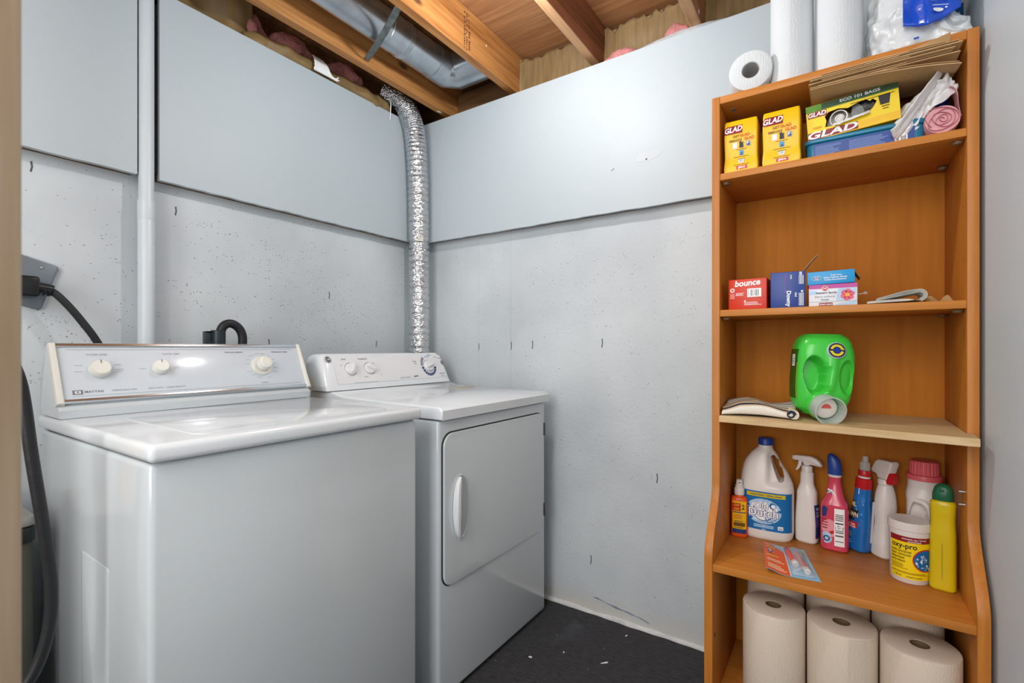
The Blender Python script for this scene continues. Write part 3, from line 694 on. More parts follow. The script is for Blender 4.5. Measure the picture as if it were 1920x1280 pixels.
for (yy, ss, rr, aa) in [(.433, .083, .036, (20, 0, 160, 185, -8)), (.566, .083, .034, (0, 180)), (.853, .081, .040, (30, 50, 75, 100, 125, 150, 170, 205, 225, 250, 290, 330, 350, 10))]:
    for a in aa:
        cx, cy = yy+(rr+.006)*math.cos(R(a)), ss+(rr+.004)*math.sin(R(a)); P.rect(cx-.008, cx+.008, cy-.0006, cy+.0006, M_lgrey)
P.text('NORMAL', .850, .021, .006, M_lgrey)
def wf(x, y, e): v = Mf @ Vector((x, y, .0026+e)); return tuple(v)
P.build('printed_markings', t, wf)

# ------------------------------------------------------------------ dryer
t = thing('clothes_dryer', 'white front loading dryer with square door standing against the back wall corner', 'dryer')
dy0, dy1 = 1.093, 1.752
cab = box(-1.67, -1.012, dy0+.004, dy1-.004, .010, .876, .012, 3)
obj('cabinet', cab, M_enamel_shade, t)
topp = [(-.995, .8785), (-.993, .908), (-1.006, .9185), (-1.30, .922), (-1.46, .925), (-1.50, .930), (-1.528, .938), (-1.665, .938), (-1.665, .8785)]
obj('top', prism(topp, dy0-.001, dy1+.001, 'y', .006, 3), M_enamel_lit, t)
obj('top_gap', box(-1.67, -1.016, dy0+.01, dy1-.01, .876, .8785), M_groove, t)
# console: curved face, rounded corners
n = 14; fp = []
for i in range(n+1):
    u = i/n; fp.append((-1.534-.062*u-.012*math.sin(PI*u)*-1*.6-.018*max(0, u-.8)*5*max(0, u-.8), .941+.140*u-.004*u*u))
cy0, cy1 = 1.078, 1.750
def cons(u, v):
    # v across y, u up the face; the top corners are rounded and the face ends wrap back
    y = cy0+(cy1-cy0)*v; k = u*n; i = min(int(k), n-1); f = k-i
    x = fp[i][0]*(1-f)+fp[i+1][0]*f; z = fp[i][1]*(1-f)+fp[i+1][1]*f
    e = min(v, 1-v)*(cy1-cy0); r = .045
    if e < r:
        q = 1-math.sqrt(max(0, 1-(1-e/r)**2)); z -= q*.034*u**2; x -= q*(.006+.030*u)
    return (x, y, z)
cb = grid(cons, n*2, 90)
bmesh.ops.solidify  # depth of the console is closed below
ring = [v for v in cb.verts]
bl = [e for e in cb.edges if e.is_boundary]
ext = bmesh.ops.extrude_edge_only(cb, edges=bl)
for v in [g for g in ext['geom'] if isinstance(g, bmesh.types.BMVert)]:
    v.co.x = max(-1.668, v.co.x-.085) if v.co.z > .95 else -1.664
bmesh.ops.holes_fill(cb, edges=[e for e in cb.edges if e.is_boundary], sides=0)
bmesh.ops.recalc_face_normals(cb, faces=cb.faces)
obj('console_housing', cb, M_enamel_lit, t, ang=55)
def cface(y, s, e=0):
    u = s/.140; k = min(max(u, 0), .999)*n; i = int(k); f = k-i
    x = fp[i][0]*(1-f)+fp[i+1][0]*f; z = fp[i][1]*(1-f)+fp[i+1][1]*f
    dx, dz = fp[i+1][0]-fp[i][0], fp[i+1][1]-fp[i][1]; L_ = math.hypot(dx, dz)
    return Vector((x+dz/L_*e, y, z-dx/L_*e))
obj('console_inlay', grid(lambda a, b: cface(1.125+.60*a, .022+.105*b, .0012), 20, 10), M_plast, t)
P = Print()
P.disc(1.112, .118, .0125, M_ink, 1); P.ring(1.112, .118, .0095, .0108, M_white, 2); P.text('GE', 1.112, .118, .012, M_white, 2, shear=.3, bold=.01)
P.text('Signal', 1.178, .117, .0085, M_grey); P.text('Temperature', 1.268, .117, .0085, M_grey)
P.text('Off', 1.158, .092, .006, M_lgrey); P.text('Loud', 1.226, .100, .006, M_lgrey); P.text('High', 1.315, .098, .006, M_lgrey); P.text('Medium', 1.262, .045, .006, M_lgrey); P.text('Low', 1.34, .050, .006, M_lgrey)
P.lines(1.20, 1.32, [.024], .0012, M_lgrey, 1, .1); P.text('Extra-large Capacity', 1.465, .032, .007, M_lgrey)
P.poly([(1.52, .030), (1.545, .034), (1.54, .038), (1.515, .036)], M_grey)
tc = (1.625, .078)
for k in range(9):
    a = 185+k*19; P.ring(tc[0], tc[1], .034, .046, M_navy, 2, a, a+15, 4)
for k in range(5):
    a = 115+k*13; P.ring(tc[0], tc[1], .034, .046, M_grey, 2, a, a+10, 4)
P.rect(1.618, 1.650, .116, .124, M_pblue, 2)
P.text('Cottons', 1.655, .128, .007, M_grey); P.text('Timed', 1.545, .100, .008, M_grey); P.text('Dry', 1.548, .090, .008, M_grey)
P.text('Easy Care', 1.690, .117, .006, M_lgrey); P.text('Start', 1.715, .112, .008, M_grey); P.text('Auto Dry', 1.700, .040, .009, M_grey); P.text('Levels', 1.70, .029, .008, M_lgrey)
P.disc(1.7225, .090, .0105, M_grey, 3)
P.build('printed_markings', t, lambda x, y, e: tuple(cface(x, y, .0014+e)))
for i, (y, s, r, a) in enumerate([(1.198, .078, .024, 60), (1.288, .078, .023, 150), (1.625, .078, .026, 20)]):
    c0 = cface(y, s, .001); c1 = cface(y, s, .01); d = (c1-c0).normalized()
    rot = Vector((0, 0, 1)).rotation_difference(d).to_matrix().to_4x4()
    k = obj('knob', xf(lathe([(0, .010), (r*.9, .010), (r, .004), (r*1.04, 0), (0, 0)], 36), T(*c0) @ rot), M_plast, t)
    obj('grip', xf(prism(rpoly(-r*.92, r*.92, -.0065, .0065, .006), .008, .024, 'z', .003, 3), T(*c0) @ rot @ RZ(90+a)), M_plast, k)
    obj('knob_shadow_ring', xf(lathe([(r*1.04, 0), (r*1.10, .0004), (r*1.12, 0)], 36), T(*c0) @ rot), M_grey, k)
# door with recessed grip
X = -1.012
gap = prism(rpoly(1.1098, 1.7242, .3515, .8372, .044, 10), X-.004, X+.0008, 'x')
obj('door_gap', gap, M_groove, t)
door = prism(rpoly(1.1135, 1.7205, .355, .8335, .042, 10), X+.0010, X+.0095, 'x', .004, 4)
d = obj('door', door, M_enamel_shade, t)
hy, hz0, hz1 = 1.150, .492, .690
zc = (hz0+hz1)/2; hh = (hz1-hz0)/2
half = [(hy+.040-.040*math.cos(R(a))**.8, zc+hh*math.sin(R(a))) for a in range(-84, 85, 7)]
grip = prism(half+[(hy+.036-.010*math.cos(R(a)), zc+hh*math.sin(R(a))) for a in range(78, -79, -12)], X+.0098, X+.022, 'x', .005, 3)
for v in grip.verts: v.co.x += .012*(1-((v.co.z-zc)/hh)**2)*(1 if v.co.x > X+.014 else 0)
obj('handle', grip, M_plast, d)
rec = [(hy+.041+.041*math.cos(R(a)), zc+(hh+.002)*math.sin(R(a))) for a in range(0, 360, 8)]
obj('handle_recess', prism(rec, X+.0085, X+.0100, 'x'), mat('recess_shade', (186, 191, 196), .3), d)  # flat oval, its darker white stands in for the shade of the hollow
obj('recess_rim', tube([(X+.0098, hy+.036+.041*math.copysign(abs(math.cos(a))**.9, math.cos(a)), (hz0+hz1)/2+.1015*math.copysign(abs(math.sin(a))**.6, math.sin(a))) for a in [R(-95+190*i/40) for i in range(41)]], .0024, 8, up=(1, 0, 0)), M_enamel_shade, d)
for z in (.765, .435):
    obj('hinge', box(X+.002, X+.013, 1.7205, 1.7255, z-.026, z+.026, .001), M_groove, t)
obj('kick_gap', box(-1.6, -1.03, dy0+.02, dy1-.02, 0, .0105), M_groove, t)
# scuff of rust on the dryer top
pts = [(-1.43, 1.60), (-1.425, 1.66), (-1.40, 1.72), (-1.375, 1.735), (-1.385, 1.69), (-1.40, 1.64)]
obj('rust_stain', prism(pts, .9235, .9246, 'z'), mat('rust_stain', (176, 160, 132), .5, var=.2, vscale=40), t, smooth=False)
# lint wedge: cardboard scrap between the machines
o = tag(obj('cardboard_shim', box(-1.70, -1.60, 1.035, 1.040, .0, .985, .001), M_kbag), 'brown cardboard strip standing upright behind the washer and dryer gap', 'cardboard')

# ------------------------------------------------------------------ bookcase
bx0, bx1, bth = -.305, .268, .0215
byb = 1.785; yu, yl = 1.50, 1.40
def sideprof():
    pts = [(byb, 0), (yl, 0), (yl, .52)]
    for i in range(1, 15):
        u = i/14; s = u*u*(3-2*u); pts.append((yl+(yu-yl)*s, .52+.185*u))
    return pts+[(yu, 1.830), (byb, 1.830)]
t = thing('bookcase', 'tall brown wooden bookcase with curved sides and open shelves against the back wall', 'bookcase', (0, 0, 0))
for x in (bx0, bx1-bth):
    xs = x+bth+.0002 if x < 0 else x-.0002
    hol = []
    for z in [.60+.064*i for i in range(18)]:
        for yy in (yu+.035, byb-.05):
            hol.append(xf(lathe([(0, .0006), (.0026, .0006), (.0026, 0)], 10), T(xs, yy, z) @ RY(90 if x < 0 else -90)))
    hol = join(*hol)
    for f in hol.faces: f.material_index = 1
    obj('side_panel', join(prism(sideprof(), x, x+bth, 'x', .0015, 2), hol), [M_case, mat('pale_pin_hole', (150, 104, 62), .6)], t)
ix0, ix1 = bx0+bth, bx1-bth
obj('back_board', box(ix0, ix1, byb-.006, byb-.001, .05, 1.828), M_backp, t, smooth=False)
sh = [(1.830, yu+.001, .021, 'top_board'), (1.606, yu+.002, .019, 'shelf'), (1.210, yu+.002, .019, 'shelf'), (.507, yl+.004, .020, 'shelf'), (.118, yl+.03, .020, 'shelf')]
for z, y, th, nm in sh: obj(nm, box(ix0, ix1, y, byb-.0065, z-th, z, .0012, 2), M_caseh, t)
obj('kick_board', box(ix0, ix1, yl+.05, yl+.068, 0, .097), M_case, t)
for z in (.745, .775): obj('shelf_pin', xf(lathe([(0, 0), (.003, 0), (.003, .011), (0, .011)], 10), T(ix1, yu+.02, z-.01) @ RY(-90)), M_alu, t)
for z in (1.587-.002, 1.191-.002):
    for x, yy in ((ix0+.012, yu+.03), (ix1-.012, yu+.03), (ix1-.012, byb-.06)): obj('shelf_bracket', xf(lathe([(0, -.008), (.009, -.006), (.011, 0), (0, 0)], 14), T(x, yy, z)), mat('smoky_clip', (120, 96, 70), .3), t)
obj('cam_lock', xf(lathe([(0, .0008), (.008, .0008), (.008, 0)], 18), T(ix0+.028, yu+.06, 1.809) @ RX(180)), M_grey, t)
obj('screw_hole', xf(lathe([(0, .0008), (.006, .0008), (.006, 0)], 14), T(ix0, yl+.03, .30) @ RY(90)), M_ink, t)
# loose raw board used as a middle shelf
bp_ = prism([(ix0+.001, 1.484), (ix0+.001, 1.777), (ix1-.001, 1.777), (ix1-.001, 1.49), (ix1+.0095, 1.49), (ix1+.0075, 1.417), (ix1-.006, 1.4155)], .887, .905, 'z', .001, 1)
tag(obj('loose_shelf_board', bp_, M_board), 'pale raw plywood board laid as middle shelf under the green jug', 'board')
Z1, Z2, Z3, Z4, Z5, ZT = 1.6068, 1.2108, .9058, .5078, .1185, 1.8305


# ------------------------------------------------------------------ things on top of the bookcase
def roll(name, label, cat, loc, r, h, rc, m, group=None, rot=(0, 0, 0), mcore=None, flap=0):
    """a paper roll: wound paper with a cardboard core"""
    t = thing(name, label, cat, loc, rot, group)
    bv = .004
    b = lathe([(rc, 0), (r-bv, 0), (r-.001, .0015), (r, bv), (r, h-bv), (r-.001, h-.0015), (r-bv, h), (rc, h)], 56, True)
    for v in b.verts:
        q = math.hypot(v.co.x, v.co.y)
        if q > r*.8:
            a = math.atan2(v.co.y, v.co.x); k = 1+.012*noise.noise((math.cos(a)*1.2+loc[0]*9, math.sin(a)*1.2, v.co.z*3)); v.co.x *= k; v.co.y *= k
    obj('paper', b, m, t)
    obj('core', lathe([(rc-.0018, .001), (rc-.0002, .001), (rc-.0002, h-.001), (rc-.0018, h-.001)], 32, True), mcore or M_tube, t)
    if flap:
        a0 = R(flap)
        obj('loose_sheet', thick_bm(grid(lambda u, v: ((r+.0012+.002*u*u)*math.cos(a0-u*.5), (r+.0012+.002*u*u)*math.sin(a0-u*.5), .004+(h-.008)*v), 8, 6), .0006), m, t)
    return t
def thick_bm(bm, tk):
    bmesh.ops.recalc_face_normals(bm, faces=bm.faces)
    g = bmesh.ops.solidify(bm, geom=bm.faces[:], thickness=tk); return bm
def embossed(name, col):
    m = mat(name, col, .85, var=.02); nt = m.node_tree; b = nt.nodes['Principled BSDF']; tc = N(nt, 'TexCoord')
    w = N(nt, 'TexWave', Scale=46.0, Distortion=9.0, Detail=2.0); w.inputs['Detail Scale'].default_value = 1.4
    nt.links.new(tc.outputs['Object'], w.inputs['Vector'])
    bp = N(nt, 'Bump'); bp.inputs['Strength'].default_value = .14; bp.inputs['Distance'].default_value = .003; nt.links.new(w.outputs['Fac'], bp.inputs['Height']); nt.links.new(bp.outputs[0], b.inputs['Normal'])
    return m
M_paper = embossed('embossed_white_paper', (212, 217, 220)); M_paperw = embossed('embossed_cream_paper', (216, 200, 182))
roll('toilet_roll', 'single toilet paper roll lying on its side at the left end of bookcase top', 'toilet roll', (-.204, 1.510, ZT+.0565), .056, .10, .0235, M_paper, None, (R(-90), 0, R(6)))
roll('paper_towel_roll', 'upright white paper towel roll next to the toilet roll on bookcase top', 'paper towel', (-.107, 1.568, ZT+.0005), .0525, .28, .02, M_paper, 'white paper towel rolls on the bookcase', flap=-60)
roll('paper_towel_roll', 'upright white paper towel roll beside the clear plastic pack on bookcase top', 'paper towel', (.003, 1.563, ZT+.0005), .0535, .28, .02, M_paper, 'white paper towel rolls on the bookcase', flap=-30)

t = thing('tissue_pack', 'clear plastic wrapped paper pack with blue print slumped on right of bookcase top', 'tissue pack', (.162, 1.585, ZT+.0005))
def sack(hx, hy, h, amp, fs, seed, nz=40, ns=64, n=3.2, top=.55):
    b = Loft([(0, hx*.86, hy*.86, n), (.012, hx*.97, hy*.97, n), (h*.35, hx, hy, n), (h*.75, hx*.94, hy*.94, n), (h*.95, hx*.8, hy*.8, n), (h, hx*top, hy*top, n)]).bm(nz, ns)
    for v in b.verts:
        k = min(1, v.co.z/.02); q = noise.noise_vector(v.co*fs+Vector((seed, 0, 0))); c = noise.noise_vector(v.co*fs*2.7+Vector((0, seed, 0)))
        d = q*amp+c*amp*.55; d.z *= k; v.co += d
        v.co.z = max(v.co.z, 0)
    return b
sk = sack(.094, .066, .27, .012, 17, 2.2, 70, 110)
for v in sk.verts: v.co.z *= 1-.70*min(max((v.co.x-.020)/.050, 0), 1)**2*(3-2*min(max((v.co.x-.020)/.050, 0), 1))
obj('wrapped_rolls', sk, M_film, t)
def foldfilm(x0, x1, y0, z0, z1, amp, seed, lean=0):
    def f(u, v):
        x = x0+(x1-x0)*u; z = z0+(z1-z0)*v
        return (x, y0+lean*v+amp*noise.noise((x*22, z*16, seed))+.5*amp*noise.noise((x*55, z*48, seed)), z)
    return f
thick(obj('film_skirt', grid(foldfilm(-.092, .098, -.060, .001, .055, .018, 4, .022), 46, 16), M_film, t), .0006)
def blue(u, v):
    x = -.030+.105*u; ctr_ = .5-abs(u-.42); z = .026+.034*abs(u-.42)*1.6+.19*v
    return (x, -.083-.020*math.exp(-((u-.42)/.16)**2)+.006*noise.noise((x*30, z*25, 3)), z)
o = thick(obj('printed_film', grid(blue, 30, 24), M_bluebag, t), .0006); o['label'] = 'royal blue printed film'
def blue2(u, v): return (.060+.040*u, -.073+.03*u+.006*noise.noise((u*3, v*3, 7)), .078+.14*v+.02*u)
o = thick(obj('printed_film', grid(blue2, 14, 14), M_bluebag, t), .0006); o['label'] = 'royal blue printed film'
P = Print()
for k in range(5): P.rect(.018, .050-.004*(k % 2), .078+.010*k, .081+.010*k, M_white, 2, sh=.0)
P.rect(.022, .052, .066, .0672, M_white, 2); P.disc(.033, .058, .010, M_white, 2, ry=.0045); P.rect(.046, .050, .060, .063, M_white, 2)
P.rect(-.010, .0, .008, .013, M_bluebag, 2); P.disc(-.088, .150, .004, M_cyan, 2); P.disc(-.083, .140, .0035, M_ink, 2)
def onblue(x, z, e):
    u = (x+.030)/.105
    y = -.083-.020*math.exp(-((u-.42)/.16)**2) if z > .04 and x > -.03 else -.078
    return (x, y-.0075-e, z)
P.build('print', t, onblue)
t = thing('napkin_box', 'blue and white carton behind the plastic pack at bookcase top right corner', 'box', (.212, 1.700, ZT+.0005))
# stands behind the slumped pack against the wall
obj('carton', box(-.055, .055, -.036, .0, 0, .150, .001), M_wcarton, t)
P = Print(); P.rect(-.055, .055, .108, .150, M_tubblue, 1); P.lines(-.045, .05, [.118, .126], .005, M_white, 2, .3); P.build('print', t, flatY(-.0362))

# ------------------------------------------------------------------ top shelf
def bag_box(label, loc, w, h, d, rot):
    t = thing('bag_carton', label, 'carton', loc, rot, 'yellow garbage bag cartons')
    L_ = Loft([(0, w/2-.001, d/2, 22), (.012, w/2, d/2, 22), (h*.30, w/2-.002, d/2-.003, 20), (h*.7, w/2-.001, d/2+.001, 20), (h*.95, w/2-.002, d/2-.003, 20), (h, w/2-.003, d/2-.006, 18)])
    obj('carton', L_.bm(30, 56), M_yel, t, ang=50)
    P = Print(); s = w/.096
    def X(a): return a*s
    P.raw([(X(-.048), h-.052), (X(.006), h-.036), (X(.006), h-.016), (X(-.048), h-.033)], [(0, 1, 2, 3)], M_dred, 1) if False else P.rect(X(-.046), X(.005), h-.040, h-.016, M_dred, 1, nx=8)
    P.text('GLAD', X(-.021), h-.028, .0215, M_white, 2, bold=.03, shear=.18, slant=.06, sx=.88*s)
    P.text('GET', X(-.012), h-.049, .010, M_brownink, 2, sx=s); P.text('GLAD', X(.012), h-.0485, .0105, M_orangeink, 2, bold=.03, sx=s)
    P.text('EMBRASSEZ', X(-.014), h-.060, .0088, M_brownink, 2, sx=.8*s); P.text('GLAD', X(.024), h-.0595, .0105, M_orangeink, 2, bold=.03, sx=s)
    P.rect(X(-.022), X(-.010), h-.082, h-.066, M_white, 2)
    P.poly([(X(-.004), h-.082), (X(.008), h-.082), (X(.007), h-.070), (X(.009), h-.066), (X(.004), h-.068), (X(.002), h-.064), (X(0), h-.068), (X(-.005), h-.066), (X(-.003), h-.070)], M_ink, 2)
    P.rect(X(.015), X(.027), h-.080, h-.066, M_lgrey, 2); P.poly([(X(.016), h-.079), (X(.026), h-.079), (X(.024), h-.070), (X(.020), h-.075)], M_navy, 3); P.rect(X(.018), X(.021), h-.074, h-.070, M_white, 4)
    P.rect(X(-.012), X(.016), h-.0868, h-.0855, M_brownink, 2)
    P.rect(X(-.004), X(.008), h-.103, h-.089, M_cyan, 2); P.poly([(X(-.002), h-.102), (X(.006), h-.102), (X(.004), h-.093)], M_navy, 3); P.rect(X(-.020), X(.022), h-.1078, h-.1065, M_brownink, 2)
    P.poly([(X(-.007), h-.114), (X(.011), h-.114), (X(.008), h-.126), (X(-.005), h-.126)], M_wcarton, 2); P.rect(X(-.008), X(.012), h-.115, h-.1135, M_ink, 3); P.lines(X(-.004), X(.007), [h-.118, h-.121], .001, M_grey, 3, .1); P.rect(X(-.019), X(.022), h-.1310, h-.1298, M_brownink, 2)
    P.rect(X(-.012), X(.018), h-.1435, h-.134, M_redp, 2); P.text('glad.ca', X(.003), h-.1382, .0085, M_white, 3, bold=.03, sx=.85*s)
    P.rect(X(-.022), X(.030), h-.1490, h-.1480, M_brownink, 2)
    P.build('print', t, lambda x, z, e: L_.front(x, min(max(z, .001), h-.001), e+.0004), res=.008)
    return t
bag_box('yellow garbage bag carton with rounded top, leftmost on the top shelf', (-.2315, 1.566, Z1), .090, .150, .105, R(1.5))
bag_box('yellow garbage bag carton with square top beside the open yellow box', (-.1275, 1.562, Z1), .094, .149, .102, R(-1))

t = thing('wipes_tub', 'long blue plastic wipes tub lying under the open yellow box', 'tub', (.053, 1.594, Z1))
obj('tub_body', prism(rpoly(-.122, .122, -.068, .068, .016), 0, .040, 'z', .003), M_teal, t)
o = obj('tub_lid', prism(rpoly(-.127, .127, -.072, .072, .018), .0402, .052, 'z', .004, 3), M_teal, t)
P = Print(); P.rect(-.106, .104, .003, .037, mat('wipes_label', (12, 58, 138), .35, var=.05), 1)
for x0, x1 in ((-.102, -.042), (-.028, .052)):
    P.lines(x0, x1, [.007+.0033*k for k in range(8)], .0014, mat('pale_lilac_text', (120, 148, 200), .5), 2, .35)
P.barcode(.066, .090, .004, .018, 2); P.build('print', t, flatY(-.0682))

t = thing('bag_box', 'open yellow garbage bag box with torn window resting on the blue tub', 'box', (.033, 1.585, Z1+.0545), (0, R(-4.0), 0))
w, h, d = .196, .094, .12
fr = rpoly(-w/2, w/2, 0, h, .002, 2)
# carton with a torn opening in its front: front wall is a ring around the hole
hole = [(-.058, .028), (-.040, .026), (-.016, .032), (.012, .035), (.036, .037), (.046, .046), (.054, .060), (.046, .068), (.040, .064), (.032, .072), (.012, .068), (-.006, .062), (-.026, .068), (-.048, .066), (-.057, .056), (-.054, .044)]
bm = bmesh.new(); out = []
for p in hole:
    a = math.atan2((p[1]-.048)*2.0, p[0]); 
    k = min((w/2)/max(abs(math.cos(a)), 1e-6), (h/2)/max(abs(math.sin(a)), 1e-6)); out.append((k*math.cos(a), h/2+k*math.sin(a)))
# pin corners
for cx, cz in ((-w/2, 0), (w/2, 0), (w/2, h), (-w/2, h)):
    i = min(range(len(out)), key=lambda i: (out[i][0]-cx)**2+(out[i][1]-cz)**2); out[i] = (cx, cz)
A_ = [bm.verts.new((p[0], -d/2, p[1])) for p in out]; B_ = [bm.verts.new((p[0], -d/2, p[1])) for p in hole]; A2 = [bm.verts.new((p[0], -d/2+.0012, p[1])) for p in out]; B2 = [bm.verts.new((p[0], -d/2+.0012, p[1])) for p in hole]
q = len(hole)
for i in range(q):
    j = (i+1) % q
    bm.faces.new((A_[i], A_[j], B_[j], B_[i])); bm.faces.new((A2[i], B2[i], B2[j], A2[j])); bm.faces.new((B_[i], B_[j], B2[j], B2[i]))
bmesh.ops.recalc_face_normals(bm, faces=bm.faces)
obj('front_panel', bm, M_yel2, t, smooth=False)
shell = join(box(-w/2, -w/2+.001, -d/2+.001, d/2, 0, h), box(w/2-.001, w/2, -d/2+.001, d/2, 0, h), box(-w/2, w/2, -d/2+.001, d/2, 0, .001), box(-w/2, w/2, d/2-.001, d/2, 0, h), box(-w/2, w/2, -d/2+.001, d/2, h-.001, h))
obj('carton', shell, M_yel, t, smooth=False)
o = obj('bag_bundle', xf(lathe([(0, -.05), (.010, -.046), (.011, -.02), (.022, -.018), (.030, -.01), (.031, .05), (0, .05)], 30), T(-.024, -.004, .046) @ RX(-90)), mat('grey_white_film', (206, 204, 200), .35, var=.06), t); o['label'] = 'rolled white bags'
sp = [((.004+.0019*a)*math.cos(a), (.004+.0019*a)*math.sin(a)) for a in [i*.35 for i in range(36)]]
obj('rolled_film', xf(tube([(x, 0, z) for x, z in sp], .0016, 6), T(-.024, -.052, .046)), M_wbag, t)
for k, (x0, m, lab) in enumerate([(.014, mat('grey_film', (120, 124, 126), .3, bump=.3, bscale=30), 'folded grey bags'), (.034, mat('black_film', (26, 27, 28), .3, bump=.3, bscale=30), 'folded black bags')]):
    o = obj('bag_bundle', lumpy([(x0, -.045+.09*i/10, .048) for i in range(11)], lambda u: .013+.004*k, .006, 40, flat=1.9, seed=k), m, t); o['label'] = lab
o = obj('torn_flap', thick_bm(grid(lambda u, v: (-.040+.078*u, -d/2-.002-.012*v, .030+.010*u-.010*v+.003*noise.noise((u*9, v, 0))), 20, 3), .0006), M_white, t); o['label'] = 'white torn paper lip'
P = Print()
P.rect(-w/2, w/2, h-.018, h-.0005, M_green, 1, nx=8); P.rect(-.062, .098, h-.016, h-.0008, M_dgreen, 2, nx=8); P.text('ECO 101 BAGS', .020, h-.0085, .010, M_wcarton, 3, sx=1.3)
P.rect(-.094, -.052, h-.034, h-.019, M_dred, 3); P.text('GLAD', -.074, h-.0265, .0155, M_white, 4, bold=.03, shear=.18, sx=1.0)
P.rect(.0, .090, h-.025, h-.0235, M_brownink, 3)
P.poly([(.060, .046), (.078, .046), (.082, .070), (.057, .070)], M_ink, 3); P.rect(.062, .078, .040, .0425, M_brownink, 3); P.rect(.064, .076, .034, .036, M_brownink, 3)
P.rect(-.094, w/2, .0, .020, M_yel, 2); P.rect(-.097, .012, .002, .021, M_dred, 3, sh=.0); P.text('GLAD', -.046, .0115, .024, M_white, 4, bold=.03, shear=.2, sx=1.75)
P.lines(-.084, -.064, [.030, .033], .001, M_orangeink, 3, .2)
P.build('print', t, flatY(-d/2-.0004))

# folded kraft bags laid on the yellow box, every one a thing of its own
base = (.088, 1.580, 1.7660)
names = ['lowest of the folded brown paper bags above the yellow box', 'second lowest folded brown paper bag in the stack on top shelf', 'third folded brown paper bag up the stack on top shelf', 'fourth folded brown paper bag up the stack on top shelf', 'fifth folded brown paper bag, next under the topmost one', 'topmost folded brown paper bag, its right corner lifted past the top board']
for k in range(6):
    L0, L1 = -.146, .142-.004*(k % 3)
    z0 = .0+.0060*k; rt = (0, .0, .001, .0, .001, 0)[k]
    def leaf(u, v, k=k, z0=z0, rt=rt, L0=L0, L1=L1):
        x = L0+(L1-L0)*u+.004*math.sin(k*2.1)
        y = -.120+.010*math.sin(k*1.7)-.010*u+.19*v
        sag = (-.030 if k == 0 else -.004)*u*(1-v)*(u**1.6)
        return (x, y, z0+rt*u+sag+.0005*noise.noise((x*15, y*15, k)))
    b = join(thick_bm(grid(leaf, 36, 10), .0022), thick_bm(grid(lambda u, v: tuple(Vector(leaf(min(.0+.62*u+.05*(k % 3), 1), v))+Vector((0, -.003, .0024))), 26, 10), .0016), thick_bm(grid(lambda u, v: tuple(Vector(leaf(.45+.55*u, v*.96))+Vector((-.004-.01*(k % 2), -.001, .0040))), 18, 10), .0012))
    t = tag(obj('paper_bag', b, M_kbag, ang=30), names[k], 'paper bag', 'folded brown paper bags on the top shelf'); t.location = base
bmx = grid(lambda u, v: (.035+.180*u, 1.494-.040*v*u+.02*v, 1.794+.008*u+.020*v*(.2+.8*u)), 16, 6)
o = obj('bag_flap', thick_bm(bmx, .0012), M_kbag); o.parent = bpy.data.objects['paper_bag.005']; o.matrix_parent_inverse = Matrix.Translation(base).inverted()

t = thing('plastic_bag', 'crumpled white plastic bag with upright folded edge beside the open yellow box', 'plastic bag', (.166, 1.575, Z1))
def wfold(u, v):
    s = u; x = -.058+.100*s**.9; z = .028+.132*s**1.25
    return (x+.010*v+.016*math.sin(PI*s)*(-.4), -.076-.020*math.sin(PI*s)+.04*v*0+.030*v, z-.020*v*(1-s)+.004*noise.noise((s*6, v*3, 1)))
o = thick(obj('folded_edge', grid(wfold, 40, 10), M_wbag, t), .0016)
def wfold2(u, v): 
    s = u; x = -.050+.096*s; z = .044+.098*s
    return (x+.022*v+.006*math.sin(s*9), -.060+.015*v+.010*noise.noise((s*8, v*6, 2)), z-.034*v+.012*noise.noise((s*7, v*5, 3)))
thick(obj('inner_fold', grid(wfold2, 40, 18), M_wbag, t), .001)
cr_ = tube([(-.036, -.018, .066), (-.01, -.03, .080), (.020, -.03, .098), (.032, -.02, .115)], lambda u: .020, 30)
bmesh.ops.subdivide_edges(cr_, edges=cr_.edges[:], cuts=4, use_grid_fill=True)
for v in cr_.verts: v.co += noise.noise_vector(v.co*38)*.016
obj('crumpled_film', cr_, mat('grey_white_film', (206, 204, 200), .35, var=.06), t)
t = thing('blue_packet', 'blue plastic packet standing behind the pink roll at top shelf right end', 'packet', (.211, 1.650, Z1))
b = sack(.026, .048, .150, .008, 30, 5.0, 30, 44, 3, .35)
for v in b.verts: v.co.x += .0*v.co.z; v.co.y += .10*v.co.z
obj('packet', b, M_bluebag, t)
P = Print(); P.poly([(-.020, .06), (-.008, .066), (-.004, .074), (-.014, .07)], M_white, 2); P.poly([(-.022, .035), (-.014, .045), (-.018, .052)], M_orangep, 2); P.build('print', t, lambda x, z, e: (x, -.052+.10*z-e, z))
t = thing('pink_bag_roll', 'roll of pink plastic bags seen end on at right of the top shelf', 'bag roll', (.2060, 1.515, Z1+.0340))
core = xf(lathe([(0, 0), (.0315, 0), (.0325, .002), (.0325, .080), (0, .080)], 40), RX(-90))
for v in core.verts: v.co.x *= 1+.05*noise.noise(v.co*30); 
obj('roll', core, M_pinkf, t)
sp = [((.003+.00098*a)*math.cos(a+.4*math.sin(a*.5))*(1.06), (.003+.00098*a)*math.sin(a)) for a in [i*.22 for i in range(132)]]
obj('film_layers', thick_bm(grid(lambda u, v: (sp[int(u*131)][0], -.0005-.004*v, sp[int(u*131)][1]), 131, 1), .0009), M_pinkfd, t)
obj('loose_film', thick_bm(grid(lambda u, v: (.033-.006*math.sin(u*PI)+.002*v-.052*max(0, u-.55)**1.2, -.004+.05*v, -.002+.096*u-.07*max(0, u-.72)+.004*noise.noise((u*5, v*4, 1))), 26, 8), .0008), M_pinkf, t)

